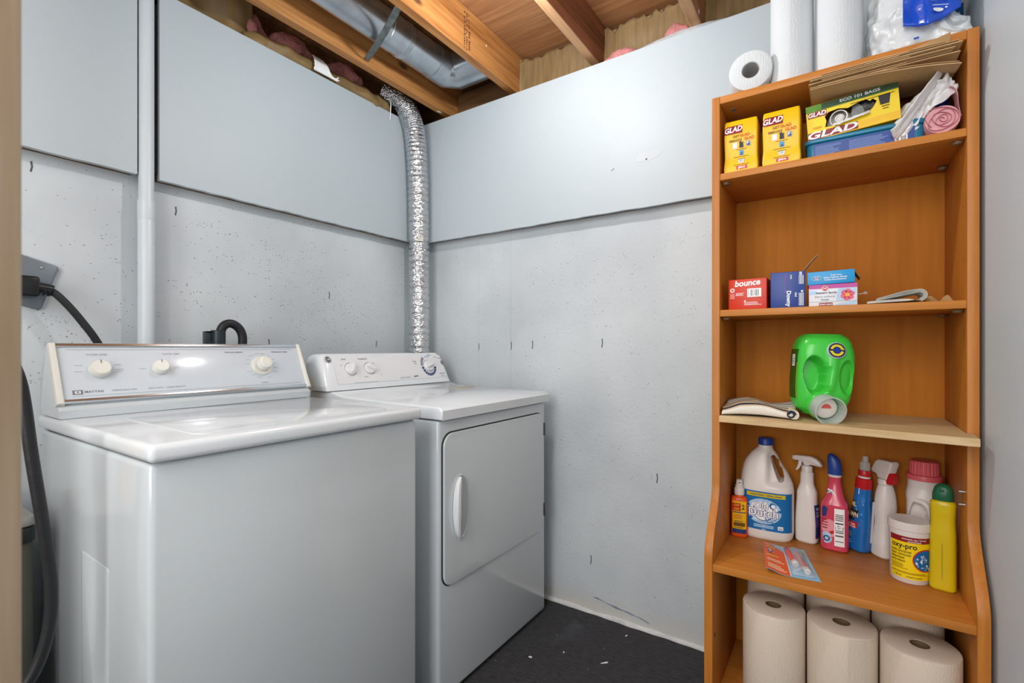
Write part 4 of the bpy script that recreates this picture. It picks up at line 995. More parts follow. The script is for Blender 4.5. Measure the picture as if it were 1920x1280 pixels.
# ------------------------------------------------------------------ second shelf: dryer sheet cartons
def carton(name, label, loc, w, h, d, m, rot=0, cat='box'):
    t = thing(name, label, cat, loc, rot); obj('carton', box(-w/2, w/2, -d/2, d/2, 0, h, .0012, 2), m, t); return t
t = carton('dryer_sheet_box', 'red dryer sheet box at left end of the second shelf', (-.2115, 1.562, Z2), .099, .086, .092, M_red, R(-2))
P = Print(); P.text('bounce', -.0, .074, .0235, M_white, 2, bold=.03, shear=.12, slant=.05, sx=.95)
P.rect(-.046, -.032, .046, .060, M_red, 1); P.ring(-.039, .055, .0035, .0058, M_white, 2); P.rect(-.0455, -.0325, .030, .045, mat('faded_red', (216, 110, 92), .45), 2)
P.barcode(.000, .036, .034, .058, 2); P.lines(-.030, -.006, [.040, .043, .046], .0012, M_white, 2); P.lines(-.008, .040, [.012, .0155, .019], .0012, M_white, 2); P.rect(-.008, -.004, .021, .025, M_white, 2)
P.rect(-.0495, .0495, .0295, .0300, M_dred, 1); P.build('print', t, flatY(-.0462))
obj('opening_flap', thick_bm(grid(lambda u, v: (-.02+.05*u, .01+.05*v, .0862+.003*math.sin(u*PI)), 10, 4), .0006), M_white, t)
t = carton('dryer_sheet_box', 'dark blue dryer sheet box with torn open lid on the second shelf', (-.1145, 1.555, Z2), .083, .097, .080, M_blue, R(3))
P = Print(); P.text('Downy', .002, .024, .0145, M_white, 2, bold=.03, rot=-90); P.text('infusions', -.003, .066, .007, M_purple, 2, rot=-90); P.rect(-.0075, -.0035, .040, .092, M_purple, 1)
P.lines(.006, .010, [.078+.003*k for k in range(4)], .0015, M_white, 2, .2); P.text('Abd', .019, .034, .007, M_white, 2, rot=-90)
for x in (.027, .030, .033, .036):
    P.rect(x-.0007, x+.0007, .004, .040-.006*random.random(), M_white, 2); P.rect(x-.0007, x+.0007, .062, .090-.006*random.random(), M_white, 2)
P.rect(.027, .033, .088, .095, M_white, 2); P.text('U', .030, .0915, .006, M_blue, 3); P.rect(.031, .036, .041, .045, M_white, 2); P.build('print', t, flatY(-.0402))
o = obj('open_lid', thick_bm(grid(lambda u, v: (.034+.030*u+.006*u*u, -.02+.060*v, .0965+.046*u+.004*u*v), 10, 8), .0008), mat('carton_inside', (196, 170, 140), .8), t); o['label'] = 'torn cardboard lid sticking up'
t = carton('dryer_sheet_box', 'white fabric softener box with pink flower under the bright blue box', (-.011, 1.560, Z2), .106, .0565, .086, M_wcarton, R(1))
P = Print(); P.rect(-.053, .053, .0455, .0565, M_mag, 1); P.disc(-.017, .0455, .0075, M_redp, 3, ry=.0062); P.ring(-.017, .0455, .0062, .0072, M_white, 4); P.text('WF', -.017, .0455, .006, M_white, 4)
P.text('western family', -.014, .0345, .0082, M_ink, 2, bold=.015, sx=.98); P.text('fabric softener', -.016, .0245, .008, M_grey, 2, bold=.0, sx=1.0); P.text('sheets', -.017, .0165, .007, M_grey, 2)
P.rect(-.053, .053, .0105, .0113, M_lgrey, 2); P.rect(-.030, .0, .0, .0085, M_dred, 2); P.text('fresh scent', -.015, .004, .006, M_white, 3)
P.poly([(.0, .001), (.05, .001), (.05, .012), (.03, .008)], M_pblue, 1); P.poly([(-.052, .03), (-.03, .033), (-.035, .04), (-.052, .042)], M_pblue, 1); P.poly([(.008, .012), (.035, .014), (.05, .03), (.05, .044), (.012, .044)], M_pblue, 1)
for k in range(6):
    a = R(60*k+20); P.disc(.032+.0085*math.cos(a), .027+.0085*math.sin(a)*1.1, .0072, M_pinkpr, 2, 14, ry=.006)
P.disc(.032, .027, .005, mat('orange_stamen', (240, 160, 40), .5), 3); P.build('print', t, flatY(-.0432))
obj('torn_flap', thick_bm(grid(lambda u, v: (.0532+.022*u, -.02+.05*v, .030+.010*u*v+.003*noise.noise((u*6, v*6, 0))), 8, 6), .0006), M_wbag, t)
t = carton('dryer_sheet_box', 'bright blue dryer sheet box stacked on the white flower box', (-.0155, 1.555, Z2+.0575), .104, .034, .080, M_sky, (0, R(-1.2), R(2)))
P = Print(); P.disc(-.031, .0165, .0095, M_white, 2, ry=.0062); P.disc(-.031, .0165, .0088, M_tubblue, 3, ry=.0054); P.text('Great', -.031, .0182, .0045, M_white, 4); P.text('Value', -.031, .0142, .0045, M_white, 4)
P.text('Fresh Linen', .012, .0225, .0052, M_white, 2); P.text('Fabric Softener Sheets', .010, .0165, .0056, M_white, 2); P.text('Feuilles Assouplissantes', .010, .0108, .005, M_white, 2); P.build('print', t, flatY(-.0402))
obj('end_flap', thick_bm(grid(lambda u, v: (.0522+.012*u, -.03+.05*v, .030-.020*u), 6, 5), .0008), M_tubew, t)
# folded newspaper and kraft scrap
t = thing('newspaper', 'folded newsprint flyer with a rolled right edge on the second shelf', 'newspaper', (.118, 1.555, Z2))
def np_(k):
    pth = [(-.055, .001+.001*k), (-.02, .0025+.0012*k), (.02, .004+.001*k), (.046, .006-.0003*k)]
    for i in range(11):
        a = R(-80+190*i/10); pth.append((.046+(.015-.0016*k)*math.cos(a), .0170+(.0145-.0016*k)*math.sin(a)))
    pth += [(.020, .0285-.0022*k), (-.012, .0195-.0017*k), (-.036, .0125-.0012*k)]
    q = spline([(x, 0, z) for x, z in pth], 60)
    k = int(k)
    return thick_bm(grid(lambda u, v: (q[int(u*60)][0]+.012*v*0, -.045+.10*v+.012*u*(k % 2)*.3, max(q[int(u*60)][2], .0004)), 60, 6), .0006)
for k in range(6): obj('sheet', np_(k*.8), M_news, t)
o = tag(obj('kraft_scrap', thick_bm(grid(lambda u, v: (.176+.052*u, 1.535+.05*v, Z2+.0012+.018*abs(math.sin(u*5))*v+.002*noise.noise((u*6, v*6, 0))**2), 14, 8), .0008), M_kbag), 'small torn brown paper scrap beside the folded newsprint', 'paper scrap')

# ------------------------------------------------------------------ middle board: towel and green jug
t = thing('towel', 'folded beige towel with dark blue stripes at left on the raw plywood board', 'towel', (-.1845, 1.590, Z3))
def tw(u, v):
    # u across (left to right), v wraps under-front-over-back
    x = -.094+.186*u
    if v < .18: y, z = .085-.165*(v/.18), .002
    elif v < .30:
        a = R(-90+180*(v-.18)/.12*-1); a = (v-.18)/.12*PI; y, z = -.080-.016*math.sin(a), .0165-.0145*math.cos(a)
    else:
        q = (v-.30)/.70; y, z = -.080+.172*q, .031+.006*math.sin(q*PI)
    w_ = .0075*math.sin(u*6.2+y*14)*min(1, z/.02)+.005*noise.noise((x*18, y*18, 2))*min(1, z/.02)
    z = max(.0012, z+w_-.016*max(0, .25-u)*2*min(1, z/.02))
    return (x+.006*noise.noise((y*20, z*20, 1)), y+.012*math.sin(u*3.2)*(1 if v > .15 else .3), z)
bmt = grid(tw, 60, 70, uv=True)
o = obj('folded_cloth', bmt, M_towel, t); thick(o, .003)
rl = xf(lumpy(spline([(0, -.045, 0), (.0, .0, .001), (.0, .06, 0)], 24), lambda u: .0135, .002, 50), T(.082, -.035, .0155))
obj('rolled_corner', xf(tube([(.0098*math.cos(a)*(1-.05*a), 0, .0098*math.sin(a)*(1-.05*a)) for a in [i*.35 for i in range(28)]], .0026, 6), T(.082, -.098, .0150)), M_towel, t)
obj('rolled_edge', xf(lumpy(spline([(.010, -.062, 0), (.0, -.02, .001), (-.004, .05, 0)], 24), lambda u: .0125, .0015, 50), T(.078, -.035, .0148)), mat('cream_terry', (222, 212, 192), .95, bump=.5, bscale=200), t)

t = thing('detergent_jug', 'bright green detergent jug tipped with its clear cap down on the plywood board', 'jug', (-.039, 1.572, Z3+.0035), (0, R(1.5), R(19)))
gj = Loft([(.010, .040, .030, 2.6, -.004, 0), (.030, .059, .049, 3, -.006, 0), (.060, .067, .056, 3.4, -.004, 0), (.11, .0695, .058, 3.4, -.002, 0), (.16, .070, .058, 3.4, 0, 0), (.195, .066, .055, 3.2, 0, .002), (.216, .058, .048, 3.0, 0, .004), (.228, .044, .036, 2.8, 0, .006)])
def sstep(a, b, x):
    q = min(max((x-a)/(b-a), 0), 1); return q*q*(3-2*q)
def dent(x, z):
    # two hand-grip pockets either side of the moulded handle
    e1 = ((x+.031+.006*math.sin((z-.116)*14))/.0270)**2+((z-.116)/.054)**2
    e2 = ((x-.045)/.0205)**2+((z-.114)/.046)**2
    d = .046*(1-sstep(.55, 1.05, e1))+.016*(1-sstep(.5, 1.1, e2))
    # handle ridge stands proud
    hx = .010-.016*((.150-z)/.09)**2 if z < .15 else .010
    d -= .007*math.exp(-((x-hx)/.011)**2)*sstep(.06, .08, z)*(1-sstep(.17, .19, z))
    return d
obj('jug_body', gj.bm(110, 200, dent), M_gp, t, ang=70)
bd = obj('badge', xf(lathe([(0, .003), (.0205, .003), (.0218, .0015), (.0218, -.012), (0, -.012)], 44), T(.014, gj.front(.014, .182)[1]-.0045, .184) @ RX(90-14)), mat('badge_rim', (196, 206, 214), .35), t)
P = Print(); BY = mat('badge_yellow', (226, 206, 30), .35)
P.disc(0, 0, .0198, mat('badge_navy', (26, 34, 74), .3), 1); P.ring(0, 0, .0095, .0155, BY, 2, 20, 165); P.ring(0, 0, .0095, .0155, BY, 2, 200, 345); P.disc(0, 0, .0070, mat('badge_blue', (20, 52, 160), .3), 2)
P.poly([(.0085, .0015), (.0175, .0015), (.013, .008)], BY, 2); P.poly([(-.0085, -.0015), (-.0175, -.0015), (-.013, -.008)], BY, 2)
Mb = T(.014, gj.front(.014, .182)[1]-.0045, .184) @ RX(90-14)
P.build('badge_print', bd, lambda x, y, e: tuple(Mb @ Vector((x, y, .0031+e))))
P = Print(); k_ = [(-.032, .060), (.028, .055), (.034, .12), (.030, .178), (-.022, .184), (-.034, .14)]
M_lab = mat('dark_green_label', (44, 88, 22), .35, var=.2, vscale=30)
for i in range(14):
    for j in range(22):
        a0, a1 = -.030+.058*i/14, -.030+.058*(i+1)/14; c0, c1 = .052+.134*j/22, .052+.134*(j+1)/22
        P.rect(a0, a1, c0, c1, M_lab, 1)
P.rect(-.031, -.029, .052, .150, M_ylw, 2, ny=20); P.barcode(-.018, .004, .140, .172, 3, vert=False)
P.build('label', t, lambda y, z, e: gj.side(y, z, .0006+e, -1), res=.006)
cp = T(-.012, -.042, .0375) @ RZ(6) @ RX(100) @ Matrix.Scale(1.08, 4)
obj('spout_collar', xf(lathe([(.030, -.028), (.034, -.006), (.0345, .006), (.032, .010), (0, .010)], 40), cp), M_gp, t)
o = obj('measuring_cap', xf(lathe([(.0285, .004), (.0305, .004), (.0325, .046), (.0348, .048), (.0348, .050), (.0315, .050), (.0295, .008), (.0285, .008)], 44, True), cp), M_frost, t); o['label'] = 'clear frosted cap'
rb = [xf(box(-.0006, .0006, .029, .0318, .008, .040), cp @ RZ(10*i)) for i in range(36)]
obj('cap_ribs', join(*rb), M_frost, o)
sp_ = obj('spout', xf(lathe([(0, .026), (.0225, .026), (.0252, .024), (.0258, .010), (0, .010)], 36), cp), M_wjug, t)
obj('drip_slot', xf(prism([(.011*math.cos(R(a)), .011*math.sin(R(a))) for a in range(0, 181, 15)], .0255, .027, 'z'), cp @ RZ(0)), mat('coral_red', (206, 92, 84), .4), sp_)
# ------------------------------------------------------------------ lower shelf: bottles
def spin(prof, m, parent, name, at=(0, 0, 0), n=28, rot=None, label=None):
    M_ = T(*at)
    if rot is not None: M_ = M_ @ rot
    o = obj(name, xf(lathe(prof, n), M_), m, parent)
    if label: o['label'] = label
    return o
# orange pump spray
t = thing('spray_bottle', 'small orange pump spray bottle with yellow label standing leftmost on the lower shelf', 'bottle', (-.257, 1.668, Z4), R(8))
L_ = Loft([(0, .0215, .0165, 3.2), (.004, .0238, .0185, 3.2), (.11, .0238, .0185, 3.2), (.120, .022, .017, 3), (.127, .013, .012, 2), (.130, .012, .012, 2)])
obj('bottle', L_.bm(), M_orangep, t)
P = Print()
P.rect(-.0195, .0195, .012, .112, M_yel, 1, nx=10); P.rect(-.0195, .0195, .012, .026, M_navy, 2, nx=10); P.rect(-.0195, .004, .082, .106, M_redp, 2, nx=6); P.text('OFF', -.008, .099, .010, M_yel, 3); P.text('DEEP', -.008, .088, .009, M_yel, 3, sx=.9); P.text('2', .011, .094, .021, M_ink, 3, bold=.02, sx=.8)
P.rect(-.0185, .018, .076, .079, M_navy, 2, nx=8); P.lines(-.015, .015, [.070, .066, .062, .058], .0015, M_orangeink, 2); P.rect(-.016, .016, .034, .046, M_brownink, 2, nx=8); P.lines(-.014, .014, [.050, .030], .002, M_ink, 2)
P.build('label', t, lambda x, z, e: L_.front(x, z, .0004+e), res=.006)
spin([(0, .150), (.0135, .150), (.0145, .148), (.0145, .130), (0, .130)], M_wjug, t, 'collar')
spin([(0, .176), (.0085, .176), (.009, .170), (.0095, .160), (.012, .159), (.012, .150), (0, .150)], M_wjug, t, 'pump_head')
spin([(0, 0), (.002, 0), (.002, .002), (0, .002)], M_ink, t, 'nozzle', (0, -.0088, .168), 10, RX(90))

# bleach jug
t = thing('bleach_jug', 'large white bleach jug with blue label and blue cap on the lower shelf', 'jug', (-.186, 1.718, Z4))
L_ = Loft([(0, .068, .044, 3), (.008, .073, .048, 3), (.03, .0755, .050, 3), (.150, .0755, .050, 3), (.165, .074, .049, 2.8), (.20, .0655, .044, 2.4, -.0045), (.235, .050, .036, 2.2, -.010), (.262, .034, .028, 2, -.007), (.280, .0205, .0205, 2, -.003), (.286, .0195, .0195, 2, -.002)])
# pinched grip on the right of the shoulder with a hole through it
def jdent(x, z): return .013*sstep(.002, .016, x)*sstep(.160, .185, z)*min(1, max(0, (.275-z)/.02))
hole = [(.012, .250), (.016, .256), (.023, .256), (.029, .247), (.034, .243), (.037, .229), (.045, .217), (.050, .197), (.050, .185), (.044, .179), (.036, .181), (.027, .203), (.018, .230)]
hole = [tuple(p[:2]) for p in spline([(x, z, 0) for x, z in hole+hole[:1]], 52)[:-1]]
jug = obj('jug_body', L_.bm(90, 110, jdent), M_wjug, t, ang=60)
def cut(o, bm):
    c = obj('cutter', bm, M_wjug, smooth=False); c.matrix_world = o.matrix_world
    m = o.modifiers.new('cut', 'BOOLEAN'); m.operation = 'DIFFERENCE'; m.solver = 'EXACT'; m.object = c
    c.parent = o.parent; bpy.context.view_layer.update()
    me = bpy.data.meshes.new_from_object(o.evaluated_get(bpy.context.evaluated_depsgraph_get()))
    o.modifiers.clear(); o.data = me; bpy.data.objects.remove(c); me.set_sharp_from_angle(angle=R(50))
cut(jug, prism(hole, -.08, .08, 'y'))
spin([(0, .308), (.0200, .308), (.0215, .306), (.0220, .288), (0, .288)], M_capblue, t, 'cap', (-.002, 0, 0), 40)
P = Print(); 
for i in range(24): P.rect(-.072+.144*i/24, -.072+.144*(i+1)/24, .030, .148, M_bluel if False else M_tubblue, 1)
P.burst(-.004, .088, .036, .050, 22, M_pblue, 2, .78); P.burst(-.004, .088, .034, .042, 26, M_white, 3, .72); P.ring(-.004, .088, .027, .0295, M_tubblue, 4, 150, 395)
P.disc(.022, .108, .0095, M_tubblue, 4); P.disc(.024, .107, .006, M_white, 5)
for q, mm, bo, l in ((0, M_navy, .060, 6), (0, M_white, .018, 7)):
    P.text('Old', -.010, .104, .026, mm, l, bold=bo, shear=.08); P.text('Dutch', -.004, .083, .033, mm, l, bold=bo, shear=.04, sx=1.02)
P.text('BLEACH', .016, .066, .0085, M_tubblue, 6); P.text('JAVEL', .016, .058, .008, M_tubblue, 6)
P.rect(-.050, .056, .132, .144, M_ylw, 3, nx=10); P.text('Limited Edition - Edition Limitee', .003, .138, .0072, M_navy, 4, sx=.92)
P.rect(-.030, .024, .038, .0465, M_pblue, 2, nx=6); P.text('REGULAR / ORIGINAL', -.003, .042, .0055, M_tubblue, 3); P.rect(.036, .050, .037, .048, M_white, 2); P.rect(.038, .048, .039, .044, M_lgrey, 3); P.text('3.6 L', -.002, .033, .005, M_white, 3)
P.build('label', t, lambda x, z, e: L_.front(x, z, .0006+e), res=.006)
cut(jug, prism([(.008+.014*math.cos(R(a)), -.002+.011*math.sin(R(a))) for a in range(0, 360, 15)], -.08, .0, 'y'))

def trigger(parent, at, rot, m, tilt=0, trig=None, sc=1):
    """trigger spray head: body with a nozzle to -x, collar and trigger lever"""
    M_ = T(*at) @ rot @ Matrix.Scale(sc, 4)
    body = prism([(-.036, .030), (-.037, .043), (-.028, .0455), (.010, .047), (.024, .043), (.035, .034), (.042, .022), (.040, .0195), (.028, .020), (.012, .022), (.006, .017), (-.006, .017), (-.012, .030)], -.010, .010, 'y', .0035, 3)
    h_ = obj('spray_head', xf(body, M_), m, parent)
    obj('trigger', xf(prism([(-.022, .031), (-.013, .031), (-.014, .018), (-.020, .006), (-.026, -.002), (-.031, .000), (-.028, .006), (-.024, .018)], -.006, .006, 'y', .002, 2), M_), trig or m, h_)
    obj('collar', xf(lathe([(0, .017), (.0135, .017), (.0145, .015), (.0150, 0), (0, 0)], 32), M_), trig or m, parent)
    obj('nozzle_tip', xf(box(-.0395, -.0365, -.006, .006, .031, .042, .001), M_), m, h_)
t = thing('trigger_spray_bottle', 'plain white trigger spray bottle standing right of the bleach jug', 'bottle', (-.077, 1.735, Z4), R(-14))
L_ = Loft([(0, .026, .022, 3), (.006, .030, .026, 3), (.05, .0305, .027, 3), (.105, .0290, .025, 2.8), (.128, .0275, .024, 2.6), (.150, .0270, .022, 2.4), (.165, .0225, .019, 2.2), (.180, .0185, .0165, 2.1), (.210, .0175, .016, 2), (.214, .0130, .013, 2)])
obj('bottle', L_.bm(60, 48), M_wjug, t)
trigger(t, (0, 0, .2145), Matrix(), M_wjug)
P = Print(); 
for i in range(8):
    P.rect(-.018+.030*i/8, -.018+.030*(i+1)/8, .018, .118, M_navy, 1, ny=12)
P.rect(-.016, .010, .052, .078, M_purple, 2, ny=4); P.text('Spot', -.003, .106, .011, M_white, 3); P.lines(-.014, .008, [.095, .088, .083], .002, M_white, 3)
P.build('label', t, lambda y, z, e: L_.side(y, z, .0006+e, 1), res=.006)

# pink cleaner bottle with blue nozzle cap
t = thing('cleaner_bottle', 'pink cleaner bottle with dark blue cap and barcode side facing out', 'bottle', (-.006, 1.716, Z4), R(-6))
L_ = Loft([(0, .031, .026, 4), (.005, .0345, .030, 4), (.10, .0350, .031, 4), (.132, .0335, .030, 3.6), (.152, .0250, .024, 2.8), (.166, .0215, .021, 2.4), (.205, .0160, .016, 2.1), (.212, .0160, .016, 2)])
obj('bottle', L_.bm(70, 56), M_pinkl, t, ang=60)
spin([(.0160, .2125), (.0168, .2125), (.0168, .219), (0, .219)], M_wjug, t, 'neck_ring')
capb = Loft([(.2195, .0178, .0165, 2.4), (.235, .0178, .0165, 2.4), (.255, .0170, .0150, 2.4, -.002), (.268, .0135, .0125, 2.3, -.005), (.277, .0070, .008, 2.2, -.009), (.279, .003, .004, 2, -.010)])
obj('cap', capb.bm(40, 40), M_capblue, t)
P = Print(); P.barcode(.002, .0265, .018, .126, 2, vert=False); P.rect(.006, .022, .066, .082, M_white, 4); P.text('CT', .014, .074, .009, M_ink, 5, rot=90)
P.disc(-.010, .066, .020, mat('pale_pink_glow', (232, 150, 160), .3), 1, ry=.026); P.burst(-.017, .038, .008, .014, 12, M_pblue, 2, 1.2); P.ring(-.017, .036, .005, .0085, M_navy, 3); P.poly([(-.028, .098), (-.018, .100), (-.014, .124), (-.024, .130), (-.029, .120)], M_navy, 2)
P.lines(-.029, -.012, [.090, .082, .074, .066], .003, mat('deep_rose_print', (140, 40, 60), .4), 2); P.poly([(-.006, .05), (.0, .052), (.001, .062), (-.012, .056)], M_redp, 2)
P.poly([(-.018, .164), (-.006, .168), (.006, .160), (-.004, .176), (-.016, .178)], M_white, 2); P.text('K2r', -.010, .169, .010, M_ink, 3)
P.build('label', t, lambda x, z, e: L_.front(x, z, .0006+e), res=.006)

# blue stain remover with red collar and clear nozzle
t = thing('stain_remover_bottle', 'blue sleeved bottle with red collar and clear nozzle leaning beside the pink bottle', 'bottle', (.0550, 1.742, Z4+.0020), (0, R(3.2), R(-34)))
L_ = Loft([(0, .022, .022, 3), (.005, .0255, .026, 3), (.04, .0265, .027, 3), (.09, .0255, .027, 2.8), (.13, .0230, .025, 2.6), (.165, .0200, .021, 2.3), (.185, .0205, .020, 2.1), (.205, .0195, .019, 2), (.208, .0175, .0175, 2)])
obj('bottle', L_.bm(70, 48), M_bluel, t)
spin([(.0, .214), (.0172, .214), (.0206, .211), (.0212, .184), (.0205, .183), (0, .183)], M_redp, t, 'red_sleeve')
spin([(0, .219), (.0150, .219), (.0155, .214), (0, .214)], M_wjug, t, 'neck_ring')
spin([(0, .236), (.0145, .236), (.0155, .234), (.0155, .2192), (0, .2192)], M_redp, t, 'collar')
spin([(0, .278), (.0065, .277), (.0075, .270), (.0080, .262), (.0120, .258), (.0128, .238), (.0128, .2365), (0, .2365)], M_clear, t, 'clear_nozzle', label='clear plastic nozzle')
spin([(0, .274), (.003, .274), (.0035, .25), (0, .24)], M_frost, t, 'inner_tip')
P = Print(); P.poly([(-.0255, .088), (-.004, .090), (-.003, .100), (.004, .101), (.006, .122), (-.0245, .124)], M_ink, 1); P.text('AWN', -.009, .106, .017, M_ylw, 2, bold=.05, sx=.72); P.text('AWN', -.009, .106, .017, M_wjug, 3, bold=.01, sx=.72)
P.poly([(-.0245, .126), (-.006, .126), (-.004, .146), (-.0235, .146)], M_ink, 1); P.text('OIL', -.013, .136, .017, M_ylw, 2, bold=.05, sx=.9); P.text('OIL', -.013, .136, .017, M_wjug, 3, bold=.0, sx=.9)
P.poly([(-.0262, .064), (.004, .068), (.006, .086), (-.0258, .084)], M_redp, 1); P.text('STAIN', -.010, .0775, .007, M_white, 2); P.text('TACHE', -.010, .0705, .007, M_white, 2)
for k in range(26):
    x, z = random.uniform(-.014, .016), random.uniform(.07, .17); P.disc(x, z, random.uniform(.0004, .0012), M_pblue, 1, 8)
P.ring(-.022, .045, .010, .012, M_ylw, 2, -20, 80); P.rect(-.0, .002, .168, .186, M_white, 2); P.lines(-.022, -.008, [.03, .024], .002, M_pblue, 1)
P.build('label', t, lambda x, z, e: L_.front(x, min(z, .2), .0005+e) if z < .183 else (x, -.0216-e, z), res=.006)
o = obj('back_label', prism([(.0, .03), (.012, .03), (.010, .15), (.0, .15)], .0265, .0272, 'x'), M_wjug, t)

# white spray bottle, head turned to the viewer
t = thing('trigger_spray_bottle', 'white trigger spray bottle with red lever behind the white round tub', 'bottle', (.1135, 1.732, Z4), R(-52))
L_ = Loft([(0, .024, .026, 3), (.006, .028, .031, 3), (.03, .0275, .031, 2.8), (.07, .0225, .026, 2.6), (.10, .0210, .024, 2.5), (.14, .0230, .026, 2.4), (.175, .0215, .0235, 2.3), (.195, .0185, .0195, 2.1), (.203, .0170, .017, 2), (.205, .0140, .014, 2)])
obj('bottle', L_.bm(70, 48), M_wjug, t)
M_ = T(0, 0, .2055)
h_ = obj('spray_head', xf(prism([(-.034, .026), (-.038, .036), (-.022, .062), (-.012, .068), (.030, .068), (.034, .062), (.022, .030), (.016, .014), (-.014, .014), (-.018, .024)], -.0135, .0135, 'y', .005, 3), M_), M_wjug, t)
obj('trigger', xf(prism([(.008, .020), (.024, .036), (.028, .020), (.026, .004), (.014, .002)], -.011, .0142, 'y', .002), M_), M_redp, h_)
obj('collar', xf(lathe([(0, .014), (.0165, .014), (.018, .012), (.0185, 0), (0, 0)], 32), M_), M_wjug, t)
obj('orange_sticker', prism([(y, z) for y, z in rpoly(-.012, .012, .068, .094, .010)], -.0222, -.0212, 'x'), M_orangep, t)

# white jug with pink screw cap
t = thing('powder_jug', 'tall white jug with ribbed pink screw cap behind the yellow bottle', 'jug', (.1975, 1.729, Z4), R(-4))
L_ = Loft([(0, .034, .036, 4), (.006, .038, .040, 4), (.10, .0385, .041, 3.6), (.17, .0385, .041, 3.2), (.185, .0400, .041, 2.8), (.20, .0385, .0385, 2.4), (.212, .0365, .0365, 2.1), (.232, .0360, .036, 2)])
def jd(x, z): return .016*(1-sstep(.6, 1.1, ((x+.014)/.020)**2+((z-.120)/.062)**2))
obj('jug_body', L_.bm(80, 96, jd), M_wjug, t, ang=60)
obj('handle', tube(spline([(-.022, -.034, .180), (-.002, -.042, .176), (.010, -.045, .158), (.013, -.045, .125), (.013, -.044, .07), (.012, -.042, .05)], 40), .0075, 16), M_wjug, t)
spin([(0, .246), (.0385, .246), (.0392, .244), (.0392, .2325), (0, .2325)], M_pinkcap, t, 'cap_skirt')
cb = lathe([(0, .283), (.029, .283), (.0305, .280), (.0312, .2465), (0, .2465)], 96)
for v in cb.verts:
    q = math.hypot(v.co.x, v.co.y)
    if q > .030: k = 1+.022*(1 if int((math.atan2(v.co.y, v.co.x)+PI)/(2*PI)*96+.5) % 4 < 2 else -1); v.co.x *= k; v.co.y *= k
obj('screw_cap', cb, M_pinkcap, t, ang=25)

# round tub
t = thing('stain_powder_tub', 'round white tub with yellow and red label standing in front on the lower shelf', 'tub', (.1535, 1.600, Z4))
rt_ = .0425
obj('tub_body', lathe([(0, .0), (.0385, .0), (.0400, .002), (.0425, .125), (.0425, .132), (0, .132)], 56), M_wjug, t)
obj('tub_lid', lathe([(0, .1505), (.020, .1508), (.043, .1520), (.0448, .150), (.0452, .134), (.0452, .1325), (0, .1325)], 56), M_wjug, t)
P = Print()
def arc_rect(x0, x1, y0, y1, m, l): P.rect(x0, x1, y0, y1, m, l, nx=max(2, int((x1-x0)/.003)))
arc_rect(-.046, .052, .012, .118, M_yel2, 1); arc_rect(-.046, .052, .104, .118, M_dred, 2); P.text('economic size / format', .006, .1125, .0052, M_white, 3); P.text('economique', .006, .1070, .0052, M_white, 3)
P.text('oxy-pro', -.015, .094, .0185, M_ink, 3, bold=.02, sx=.86)
for k, s_ in enumerate(['multi-purpose', 'stain remover', 'detachant', 'polyvalent']): P.text(s_, -.043, .080-.0082*k, .0088, M_ink, 3, bold=.012, align='LEFT', sx=.86)
P.lines(-.043, -.006, [.047, .0435, .040, .0365], .0012, M_brownink, 3); P.lines(-.043, .034, [.028, .0255], .0011, M_brownink, 3); P.text('1.25 kg', -.028, .018, .006, M_ink, 3); P.text('contains oxygen', .006, .018, .005, M_ink, 3); P.text('1.5', .044, .020, .0065, M_ink, 3)
P.disc(.0305, .062, .0285, M_redp, 3); P.disc(.0305, .062, .0258, M_tubblue, 4)
for k in range(46):
    a, r = random.uniform(0, 2*PI), .023*math.sqrt(random.random()); z = r*math.sin(a)-.006; 
    if z*z+(r*math.cos(a))**2 < .00055: P.disc(.0305+r*math.cos(a), .062+z, random.uniform(.0008, .0028), M_pblue if k % 3 else M_white, 5+k % 3, 12)
def oncyl(x, z, e):
    r = .0400+.0025*z/.125+.0004+e; a = x/.041; return (r*math.sin(a), -r*math.cos(a), z)
P.build('label', t, oncyl, res=.005)

# yellow bottle, green cap
t = thing('cleaner_bottle', 'yellow cleanser bottle with dark green cap, rightmost on the lower shelf', 'bottle', (.2160, 1.580, Z4), (0, 0, R(-12)))
L_ = Loft([(0, .0225, .019, 4), (.005, .0255, .022, 4), (.06, .0255, .0225, 3.6), (.13, .0250, .0215, 3.2), (.170, .0235, .020, 3), (.195, .0245, .0205, 3), (.208, .0250, .0205, 2.8), (.216, .0215, .018, 2.6), (.218, .018, .015, 2.4)])
obj('bottle', L_.bm(70, 56), M_ylw, t)
g_ = Loft([(.2182, .0205, .0165, 2.6), (.228, .0205, .017, 2.6), (.245, .0180, .0155, 2.5, .001), (.254, .0125, .011, 2.3, .001), (.2575, .006, .005, 2, .001)])
obj('cap', g_.bm(40, 44), M_gcap, t); obj('flip_spout', box(-.004, .004, -.0185, -.008, .240, .248, .002, 2), M_gcap, t)
obj('seam', prism([(-.0003, .03), (.0003, .03), (.0003, .115), (-.0003, .115)], -.0231, -.0222, 'y'), M_ink, t)
P = Print()
for i in range(6): P.rect(-.010+.020*i/6, -.010+.020*(i+1)/6, .070, .195, M_wcarton, 1, ny=14)
P.lines(-.008, .008, [.08+.004*k for k in range(26)], .0014, M_grey, 2, .3)
P.build('label', t, lambda y, z, e: L_.side(y, z, .0004+e, -1), res=.006)

